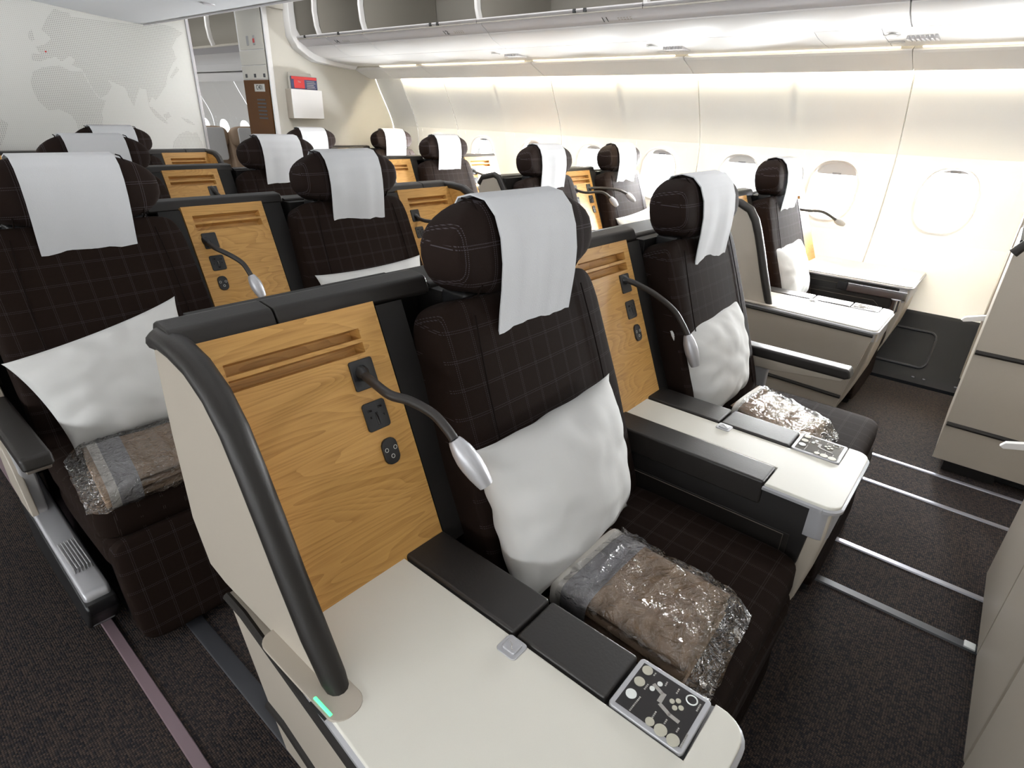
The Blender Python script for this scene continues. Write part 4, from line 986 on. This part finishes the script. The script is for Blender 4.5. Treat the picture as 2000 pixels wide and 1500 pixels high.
# map wall
my = 5.97
mb = MB(); mb.box(-2.3, 2.60, my, my+.06, 0, 2.9); wm = struct('wall_map', mb.mesh('wall_map', 'map_base'), 'pale wall printed with a dotted world map')
mb = MB(); mb.box(2.585, 2.612, my-.008, my+.07, 0, 2.2, .004); link('map_wall_edge', mb.mesh('map_wall_edge', 'silver'), wm)
MAP = {
 'africa': [(1.397, 1.652), (1.467, 1.687), (1.575, 1.707), (1.648, 1.670), (1.717, 1.681), (1.734, 1.625), (1.759, 1.550), (1.789, 1.486), (1.837, 1.475), (1.793, 1.394), (1.780, 1.313), (1.742, 1.231), (1.697, 1.148), (1.636, 1.108), (1.608, 1.149), (1.590, 1.230), (1.594, 1.296), (1.567, 1.361), (1.498, 1.397), (1.426, 1.389), (1.375, 1.456), (1.366, 1.529), (1.367, 1.589)],
 'eurasia': [(1.412, 1.730), (1.422, 1.778), (1.473, 1.777), (1.457, 1.820), (1.524, 1.846), (1.568, 1.886), (1.549, 1.913), (1.522, 1.939), (1.576, 2.021), (1.635, 2.086), (1.684, 2.078), (1.729, 2.075), (1.733, 2.046), (1.859, 2.050), (1.981, 2.045), (2.110, 2.050), (2.317, 2.078), (2.471, 2.068), (2.551, 2.030), (2.490, 1.984), (2.440, 1.915), (2.459, 1.825), (2.423, 1.792), (2.359, 1.693), (2.327, 1.608), (2.223, 1.491), (2.200, 1.518), (2.159, 1.461), (2.161, 1.571), (2.115, 1.583), (2.075, 1.512), (2.040, 1.440), (2.017, 1.510), (2.005, 1.576), (1.933, 1.609), (1.885, 1.629), (1.908, 1.584), (1.861, 1.522), (1.802, 1.489), (1.766, 1.550), (1.738, 1.645), (1.720, 1.694), (1.659, 1.714), (1.692, 1.753), (1.663, 1.782), (1.599, 1.733), (1.566, 1.763), (1.504, 1.744), (1.456, 1.722)],
 'uk': [(1.435, 1.912), (1.458, 1.932), (1.464, 1.869), (1.438, 1.853), (1.428, 1.877)],
 'sumatra': [(2.158, 1.444), (2.182, 1.434), (2.259, 1.351), (2.288, 1.308), (2.265, 1.307), (2.196, 1.363)],
 'borneo': [(2.258, 1.379), (2.307, 1.402), (2.322, 1.367), (2.279, 1.339)],
 'papua': [(2.404, 1.361), (2.464, 1.348), (2.525, 1.297), (2.457, 1.311)],
 'australia': [(2.303, 1.160), (2.361, 1.220), (2.438, 1.253), (2.480, 1.228), (2.515, 1.244), (2.553, 1.144), (2.562, 1.019), (2.261, 1.025)],
 'samerica': [(1.063, 1.371), (1.112, 1.324), (1.151, 1.289), (1.111, 1.201), (1.060, 1.127), (0.970, 1.028)],
 'japan': [(2.448, 1.769), (2.465, 1.742), (2.390, 1.668), (2.378, 1.681)],
}
for nme, poly in MAP.items():
    mb = MB(); mb.prism(poly, 'y', my-.0012, my+.001); link('printed_land', mb.mesh('printed_land', 'map_dots'), wm)
mb = MB(); mb.disc((1.511, my-.002, 1.794), .006, .003, 12, (0, 1, 0)); link('printed_dot', mb.mesh('printed_dot', 'red'), wm)
# ceiling, centre bins, ends of the cabin
mb = MB(); mb.box(-2.6, 5.4, -3.7, 15, 2.86, 2.92); struct('ceiling', mb.mesh('ceiling', 'ceiling_white'), 'white cabin ceiling')
prof = [(2.60, 2.165), (2.40, 2.095), (2.24, 2.055), (1.95, 2.075), (1.39, 2.13), (.83, 2.075), (.54, 2.055), (.38, 2.095), (.18, 2.165), (.10, 2.45), (.30, 2.86), (2.48, 2.86), (2.68, 2.45)]
for j, (a, b) in enumerate(((-3.6, -.6), (-.6, 2.4), (2.4, 5.96))):
    mb = MB(); mb.prism(prof, 'y', a+.003, b-.003, bev=.006, seg=1)
    t = thing('centre_bin', ['white centre bin block far forward of the camera', 'white centre bin block over the camera aisle', 'white centre bin block meeting the map wall'][j], 'overhead bin', group='centre bins', data=mb.mesh('centre_bin', 'ceiling_white', 50))
    mb = MB(); mb.box(2.235, 2.25, a+.01, b-.01, 2.048, 2.062, .003, 1); link('bin_lip', mb.mesh('bin_lip', 'bin_rail'), t)
    for yc in (a+.8, a+2.0):
        mb = MB(); mb.disc((2.08, yc, 2.060), .035, .012, 18); link('bin_reading_light', mb.mesh('bin_reading_light', 'bin_rail'), t)
for nme, (x0, x1, y0, y1) in {'wall_front': (-2.6, 5.4, -3.72, -3.62), 'wall_rear_end': (-2.6, 5.4, 13.9, 14.0)}.items():
    mb = MB(); mb.box(x0, x1, y0, y1, 0, 2.9); struct(nme, mb.mesh(nme, 'bulkhead'), 'cream end wall of the cabin')
mb = MB(); mb.box(2.60, 3.46, 6.02, 6.75, 2.40, 2.86); struct('trim_8', mb.mesh('passage_header', 'ceiling_white'), 'white header over the rear passage')
for side in (1, -1):
    g = (lambda p: p) if side == 1 else (lambda p: (2.79-p[0], p[1]))
    mb = MB(); mb.prism([g(p) for p in ((4.695, 1.90), (4.73, 1.90), (4.80, 2.90), (4.74, 2.90))], 'y', -3.7, 14.0); struct('trim_9' if side == 1 else 'trim_10', mb.mesh('upper_lining', 'side_wall'), 'upper cabin lining')
mb = MB(); mb.box(-2.3, 2.6, 6.02, 6.05, 0, 2.9); struct('wall_behind_map', mb.mesh('wall_behind_map', 'bulkhead'), 'back of the map wall')
# wash lights added under the centre bin lips to brighten the cabin
for j, x in enumerate((.52, 2.27)):
    for a, b in ((-3.2, -.7), (-.5, 2.3), (2.5, 5.85))[:3-j]:
        mb = MB(); mb.box(x-.02, x+.02, a, b, 2.040, 2.052, .002, 1)
        thing('fill_light', 'added slim white wash light under the centre bin lip, %s side, %s' % (('left', 'right')[j], {-3.2: 'foremost', -.5: 'over the camera', 2.5: 'towards the map wall'}[a]), 'light strip', group='wash lights under the centre bins', data=mb.mesh('fill_light', 'fill'))
# ceiling lamps above the two aisles
for j, (x0, x1) in enumerate(((-.62, -.05), (2.85, 3.42))):
    for a, b in ((-3.2, -.8), (-.6, 1.8), (2.0, 4.0), (4.2, 5.9)):
        mb = MB(); mb.box(x0, x1, a, b, 2.845, 2.862)
        thing('ceiling_lamp', 'long white ceiling light above the %s aisle, %s' % (('left', 'right')[j], {-3.2: 'foremost', -.6: 'over the camera', 2.0: 'over the middle rows', 4.2: 'nearest the rear'}[a]), 'ceiling light', group='ceiling lights', data=mb.mesh('ceiling_lamp', ('ceiling_lamp_left', 'ceiling_lamp')[j]))
# next cabin seen through the passage
far = struct('wall_right_rear', None, 'sidewall of the cabin beyond the passage')
for a, b in ((6.20, 6.75), (6.75, 8.18), (8.18, 9.61), (9.61, 11.04), (11.04, 12.47), (12.47, 13.9)):
    link('sidewall_panel', side_panel(a, b, [a+.357, a+1.073] if 8 < a < 11.5 else []), far)
prof = [(4.44, 1.908), (4.46, 1.890), (4.655, 1.812), (4.672, 1.828), (4.60, 1.90), (4.50, 1.935)]
mb = MB(); mb.prism(prof, 'y', 6.22, 13.88); link('valance_panel', mb.mesh('valance_panel', 'bin_white'), far)
mb = MB(); mb.prism([(4.005, 1.965), (4.25, 1.93), (4.40, 1.92), (4.45, 1.98), (4.0, 1.995)], 'y', 6.22, 13.88); link('service_panel', mb.mesh('service_panel', 'bin_white'), far)
mb = MB(); mb.prism([(3.797, 2.05), (3.86, 2.005), (4.003, 1.966), (4.02, 1.99), (3.84, 2.06)], 'y', 6.22, 13.88); link('fascia_panel', mb.mesh('fascia_panel', 'bin_white'), far)
mb = MB(); mb.prism([(3.705, 2.113), (3.72, 2.092), (3.795, 2.05), (3.82, 2.07), (3.73, 2.13)], 'y', 6.22, 13.88); link('number_rail', mb.mesh('number_rail', 'bin_rail'), far)
t = thing('overhead_bin', 'open bin of the next cabin seen through the passage', 'overhead bin', (0, 0, 0))
prof = [(3.700, 2.121), (3.735, 2.135), (4.45, 2.16), (4.60, 2.30), (4.58, 2.60), (4.30, 2.78), (3.75, 2.80), (3.75, 2.82), (4.35, 2.82), (4.64, 2.62), (4.66, 2.26), (4.50, 2.10), (3.70, 2.105)]
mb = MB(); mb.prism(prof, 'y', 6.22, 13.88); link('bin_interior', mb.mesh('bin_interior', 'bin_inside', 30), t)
for yb_ in (7.9, 9.3, 10.7):
    edge = [(3.70, 2.118), (3.672, 2.20), (3.660, 2.32), (3.668, 2.46), (3.70, 2.60), (3.75, 2.72)]
    mb = MB(); mb.prism(edge+[(x+.045, z) for x, z in edge[::-1]], 'y', yb_, yb_+.04, bev=.004, seg=1); link('bin_divider_edge', mb.mesh('bin_divider_edge', 'bin_white'), t)
mb = MB(); mb.box(2.9, 3.4, 7.0, 12.5, 2.845, 2.862); thing('ceiling_lamp', 'added overhead fill panel of the next cabin beyond the passage', 'ceiling light', data=mb.mesh('ceiling_lamp', 'far_fill'))  # glow panel added to light the next cabin in place of window daylight
for j, (x, y, lab) in enumerate(((3.66, 8.25, 'tan seat in the next cabin, nearer the map wall edge'), (4.10, 8.15, 'tan seat in the next cabin, nearer the brown door'))):
    t = thing('cabin_seat', lab, 'seat', (x, y, 0), 'tan seats beyond the passage')
    mb = MB(); mb.sq((0, .06, .78), (.235, .075, .40), .25, .3, 28, 16, tiltM(-.15)); link('backrest', mb.mesh('backrest', 'far_seat', 60), t)
    mb = MB(); mb.sq((0, .04, 1.10), (.225, .085, .135), .6, .5, 28, 14, tiltM(-.1)); link('headrest', mb.mesh('headrest', 'far_seat', 60), t)
    mb = MB(); mb.sq((0, -.25, .42), (.235, .28, .08), .35, .25, 28, 12); link('seat_cushion', mb.mesh('seat_cushion', 'far_seat', 60), t)
    mb = MB(); mb.box(-.2, .2, -.4, .1, 0, .36, .02); link('seat_base', mb.mesh('seat_base', 'dark'), t)
    mb = MB(); mb.sq((0, -.055, 1.02), (.15, .018, .20), .2, .2, 20, 12, tiltM(-.1)); thing('headrest_cover', 'white headrest cover on the ' + lab, 'headrest cover', (x, y, 0), 'headrest covers beyond the passage', mb.mesh('headrest_cover', 'cloth', 60))

# ------------------------------------------------------------------ SEATS AND CONSOLES
WD = .25
ROWY = {10: -1.5, 11: 0.0, 12: 1.5, 14: 3.0, 15: 4.5}
P_W = wide_console(False, (.48, 0)); P_Wm = wide_console(True, (.48, 0), WING_RIM=WING_RIM2); P_C = wide_console(False, (.48, 0), lamp=False, WING_RIM=WING_RIM2)
P_N = slim_console(False, (1.595, 0)); P_Nm = slim_console(True, (1.595, 0)); P_P = slim_console(False, (1.595, 0), two=True)
P_D = window_console((4.5, 0))
def seat_variant(arm, side, sh0, sh1, lt=4):
    P = seat_proto(arm, side, lt)
    for i, (n, me, p, lb) in enumerate(P.parts):
        if n in ('rear_shell', 'shell_lining', 'shell_edge', 'plinth'):
            for v in me.vertices:
                f = (v.co.x+.335)/.67; v.co.x = sh0 + f*(sh1-sh0)
    return P
S_a = seat_variant(0, 0, -.183, .213); S_b = seat_variant(1, 1, -.263, .350); S_c = seat_variant(0, 0, -.163, .203)
S_d = seat_variant(-1, -1, -.350, .228, 16); S_e = seat_variant(0, 0, -.258, .153); S_g = seat_variant(-1, -1, -.350, .228); S_h = seat_variant(0, 0, -.228, .16)
SX = dict(a=1.09, b=2.15, c=3.93, d=.575, e=1.65, g=3.50, h=4.53)
SP = dict(a=S_a, b=S_b, c=S_c, d=S_d, e=S_e, g=S_g, h=S_h)
seats = [
 (11, 'a', 'dark checked seat beside the nearest wide oak console', 'white headrest cover on the large dark headrest at the picture centre'),
 (11, 'b', 'dark checked front-row seat with long armrest on the right aisle', 'white headrest cover hanging in front of the aisle seat with the slim armrest'),
 (11, 'c', 'dark checked window seat nearest the camera, behind the sunlit table', 'sunlit white headrest cover on the window seat nearest the camera'),
 (12, 'd', 'dark checked seat at the left edge with pillow and silver side pod', 'large white headrest cover at the left edge of the picture'),
 (12, 'e', 'dark checked seat directly behind the nearest oak console', 'white headrest cover on the seat between two oak consoles, second row'),
 (12, 'g', 'dark checked aisle seat left of the console with two lamps', 'creased white headrest cover left of the console with two lamps'),
 (12, 'h', 'dark checked window seat right of the console with two lamps', 'white headrest cover against the wall, right of the two lamps'),
 (14, 'a', 'dark checked seat in the third row in front of the map wall', 'white headrest cover just above the left-edge seat, third row'),
 (14, 'b', 'dark checked third-row seat in front of the brown door', 'white headrest cover below the brown door'),
 (14, 'c', 'dark checked third-row window-side seat left of a single lamp', 'bright white headrest cover left of a single lamp by the window'),
 (15, 'e', 'dark checked last-row seat against the map wall', 'white headrest cover highest at left, against the map wall'),
 (15, 'g', 'dark checked last-row seat below the bulkhead pocket', 'white headrest cover below the white wall pocket'),
 (15, 'h', 'dark checked last-row seat at the curved bulkhead corner', 'small bright headrest cover at the curved bulkhead corner'),
 (10, 'd', 'dark checked seat just forward of the camera on the left aisle', None),
 (10, 'e', 'pale rear shell of the seat at the lower right corner', None),
 (10, 'g', 'beige seat shell with two dark rub strips at the right edge', None),
 (10, 'h', 'window seat shell glimpsed behind the right-edge shell', None),
]
for j, (row, c, lab, cov) in enumerate(seats):
    y = ROWY[row] + (WD if c in 'cgh' else 0)
    SP[c].put('aircraft_seat', lab, 'seat', (SX[c], y, 0), 'business cabin seats')
    if cov:
        me = cover_mesh(.145, j, .965+.01*((j*7) % 3-1), skew=.01*((j*5) % 3-1))
        thing('headrest_cover', cov, 'headrest cover', (SX[c], y, 0), 'white headrest covers', me)
cons = []
def con(P, row, x, lab, win=False, grp='oak-faced consoles', skip=()):
    o = P.put('seat_console', lab, 'console', (x, ROWY[row]+(WD if win else 0), 0), grp, skip); cons.append(o); return o
XWm, XNm = 2.708-.48, 2.69-1.595
cA = con(P_W, 11, .48, 'large wide console with white table and oak panel in the foreground')
cN = con(P_N, 11, 1.595, 'slim console with white strip between the two front-row centre seats')
cC = con(P_C, 11, 3.35, 'beige console with privacy wing and sunlit table across the aisle', True, skip=('status_light', 'status_slot'))
cD = con(P_D, 11, 4.5, 'sunlit console with chrome hinge against the window wall', True)
cNm = con(P_Nm, 12, XNm, 'slim oak console right of the left-edge seat')
cWm = con(P_Wm, 12, XWm, 'oak console with curved wing on its right, behind the centre headrest')
cP = con(P_P, 12, 4.02, 'slim oak console with two reading lamps by the window', True)
c14W = con(P_W, 14, .48, 'third-row console hidden behind the left-edge seat')
c14N = con(P_N, 14, 1.595, 'third-row slim oak console in front of the map wall')
c14C = con(P_C, 14, 3.35, 'third-row oak console with small beige wing left of it', True)
c14D = con(P_D, 14, 4.5, 'third-row sunlit oak console with one lamp by the wall', True)
c15N = con(P_Nm, 15, XNm, 'last-row oak console at the far left edge')
c15W = con(P_Wm, 15, XWm, 'last-row oak console with curved wing before the passage')
c15P = con(P_P, 15, 4.02, 'last-row oak console below the cream bulkhead', True)
c10N = con(P_Nm, 10, XNm, 'slim console just forward of the camera between two seats')
c10W = con(P_Wm, 10, XWm, 'rear of the front console at the lower right edge')
reading_lamp(cA, [(.630, .922, .975), (.622, .870, .972), (.622, .82, .962), (.646, .79, .951), (.669, .75, .929), (.673, .715, .907), (.674, .695, .890), (.695, .628, .805)])
reading_lamp(cN, [(1.690, .928, .983), (1.703, .89, .976), (1.763, .84, .936), (1.814, .79, .883), (1.830, .755, .835), (1.838, .735, .800), (1.846, .69, .693)])
reading_lamp(cNm, [(.982, 2.42, .970), (.990, 2.37, .952), (1.027, 2.32, .923), (1.05, 2.28, .895), (1.06, 2.25, .852), (1.075, 2.21, .769)])
reading_lamp(cWm, [(2.074, 2.42, .965), (2.077, 2.35, .953), (2.104, 2.28, .955), (2.139, 2.22, .962), (2.20, 2.17, .93), (2.24, 2.14, .86)])
reading_lamp(cP, [(3.930, 2.675, .968), (3.97, 2.6, .951), (4.044, 2.5, .961), (4.083, 2.44, .922), (4.13, 2.4, .861)])
reading_lamp(cP, [(4.118, 2.675, .968), (4.20, 2.6, .973), (4.28, 2.5, .964), (4.33, 2.44, .937), (4.40, 2.4, .876)])
reading_lamp(cD, [(4.35, 1.17, .970), (4.42, 1.08, .958), (4.50, 1.0, .952), (4.60, .93, .90), (4.69, .89, .862)])
reading_lamp(c14D, [(4.35, 4.172, .970), (4.45, 4.12, .936), (4.56, 4.06, .932), (4.64, 4.0, .90), (4.67, 3.98, .84)])
reading_lamp(c14N, [(1.690, 3.928, .983), (1.70, 3.89, .960), (1.73, 3.83, .90), (1.74, 3.80, .85), (1.745, 3.78, .77)])
# silver pod low beside the left-edge seat
t = thing('side_pod', 'silver ribbed pod low beside the left-edge seat', 'seat pod', (.20, 1.70, 0))
mb = MB(); mb.prism([(-.03, .160), (-.01, .195), (.30, .215), (.52, .26), (.60, .30), (.60, .04), (.02, .04)], 'x', -.034, .034, bev=.010, seg=3); link('pod_cover', mb.mesh('pod_cover', 'silver', 40), t)
mb = MB(); mb.prism([(-.05, .135), (-.04, .165), (.58, .24), (.58, .03), (.03, .03)], 'x', -.040, .040, bev=.008); link('pod_base', mb.mesh('pod_base', 'black', 40), t)
for i in range(6):
    mb = MB(); mb.box(-.022+i*.0085, -.018+i*.0085, .08, .24, .190, .219, .001, 1); link('rib', mb.mesh('rib', 'grey_plastic'), t)
mb = MB(); mb.prism([(.36, .27), (.44, .42), (.56, .50), (.62, .52), (.62, .28), (.50, .25)], 'x', -.042, -.022, bev=.004); link('pod_skirt', mb.mesh('pod_skirt', 'shell'), t)
# pillows
def pillow(lab, c, th, nrm, seed):
    org = sum((Vector(p) for p in c), Vector())/4
    o = thing('pillow', lab, 'pillow', org, 'white pillows', pillow_mesh(c, th, seed, nrm, origin=org)); return o
pillow('large white pillow on the seat beside the nearest console', [(.735, .70, .835), (1.268, .705, .842), (1.245, .585, .475), (.735, .560, .475)], .105, (0, -1, .2), 1)
pillow('white pillow on the aisle seat with the slim armrest', [(1.815, .79, .805), (2.385, .79, .83), (2.40, .66, .45), (1.83, .64, .45)], .10, (0, -1, .2), 2)
pillow('white pillow at the left edge of the picture', [(.222, 2.12, .755), (.735, 2.16, .850), (.735, 1.955, .46), (.30, 1.965, .475)], .10, (0, -1, .2), 3)
pillow('sunlit white pillow on the window seat nearest the camera', [(3.62, 1.03, .82), (4.17, 1.03, .83), (4.17, .90, .46), (3.63, .88, .46)], .08, (0, -1, .2), 4)
pillow('white pillow just showing behind the nearest console bar', [(1.33, 2.23, .81), (1.93, 2.23, .815), (1.93, 2.10, .46), (1.35, 2.10, .46)], .08, (0, -1, .2), 5)
pillow('white pillow on the window seat right of the two lamps', [(4.25, 2.47, .745), (4.80, 2.45, .80), (4.78, 2.32, .46), (4.26, 2.30, .46)], .075, (0, -1, .2), 6)
# blankets in clear film
t = thing('blanket', 'film-wrapped brown blanket on the seat beside the nearest console', 'blanket', (.94, .38, .449), 'wrapped blankets')
blanket_parts(t, [(.82-.94, .565-.38), (1.09-.94, .555-.38), (1.075-.94, .215-.38), (.80-.94, .205-.38)], 0, .082, 1)
t = thing('blanket', 'film-wrapped brown blanket on the aisle seat with the slim armrest', 'blanket', (2.06, .43, .449), 'wrapped blankets')
blanket_parts(t, [(2.00-2.06, .60-.43), (2.27-2.06, .585-.43), (2.12-2.06, .27-.43), (1.84-2.06, .295-.43)], 0, .08, 2, grey_end=False)
t = thing('blanket', 'film-wrapped tan blanket on the left-edge seat', 'blanket', (.42, 1.76, .449), 'wrapped blankets')
blanket_parts(t, [(.265-.42, 1.62-1.76), (.30-.42, 1.94-1.76), (.62-.42, 1.91-1.76), (.56-.42, 1.62-1.76)], 0, .075, 3, filmmat='film_grey', fu=-.12)
# small fold-out hooks on the row shells at the right edge
for (x, y, z, lab) in ((3.75, .02, .60, 'white fold-out hook on the right-edge shell'), (2.60, -.24, .44, 'pale hook sticking out low at the right edge')):
    mb = MB(); mb.prism([(-.09, .0), (.0, -.025), (.012, -.018), (.0, .0), (-.09, .03)], 'z', -.006, .006, bev=.002)
    for v in mb.bm.verts: v.co = Vector((v.co.z*2, v.co.x+.03, v.co.y))
    thing('coat_hook', lab, 'hook', (x, y-.02, z), data=mb.mesh('coat_hook', 'bin_white'))
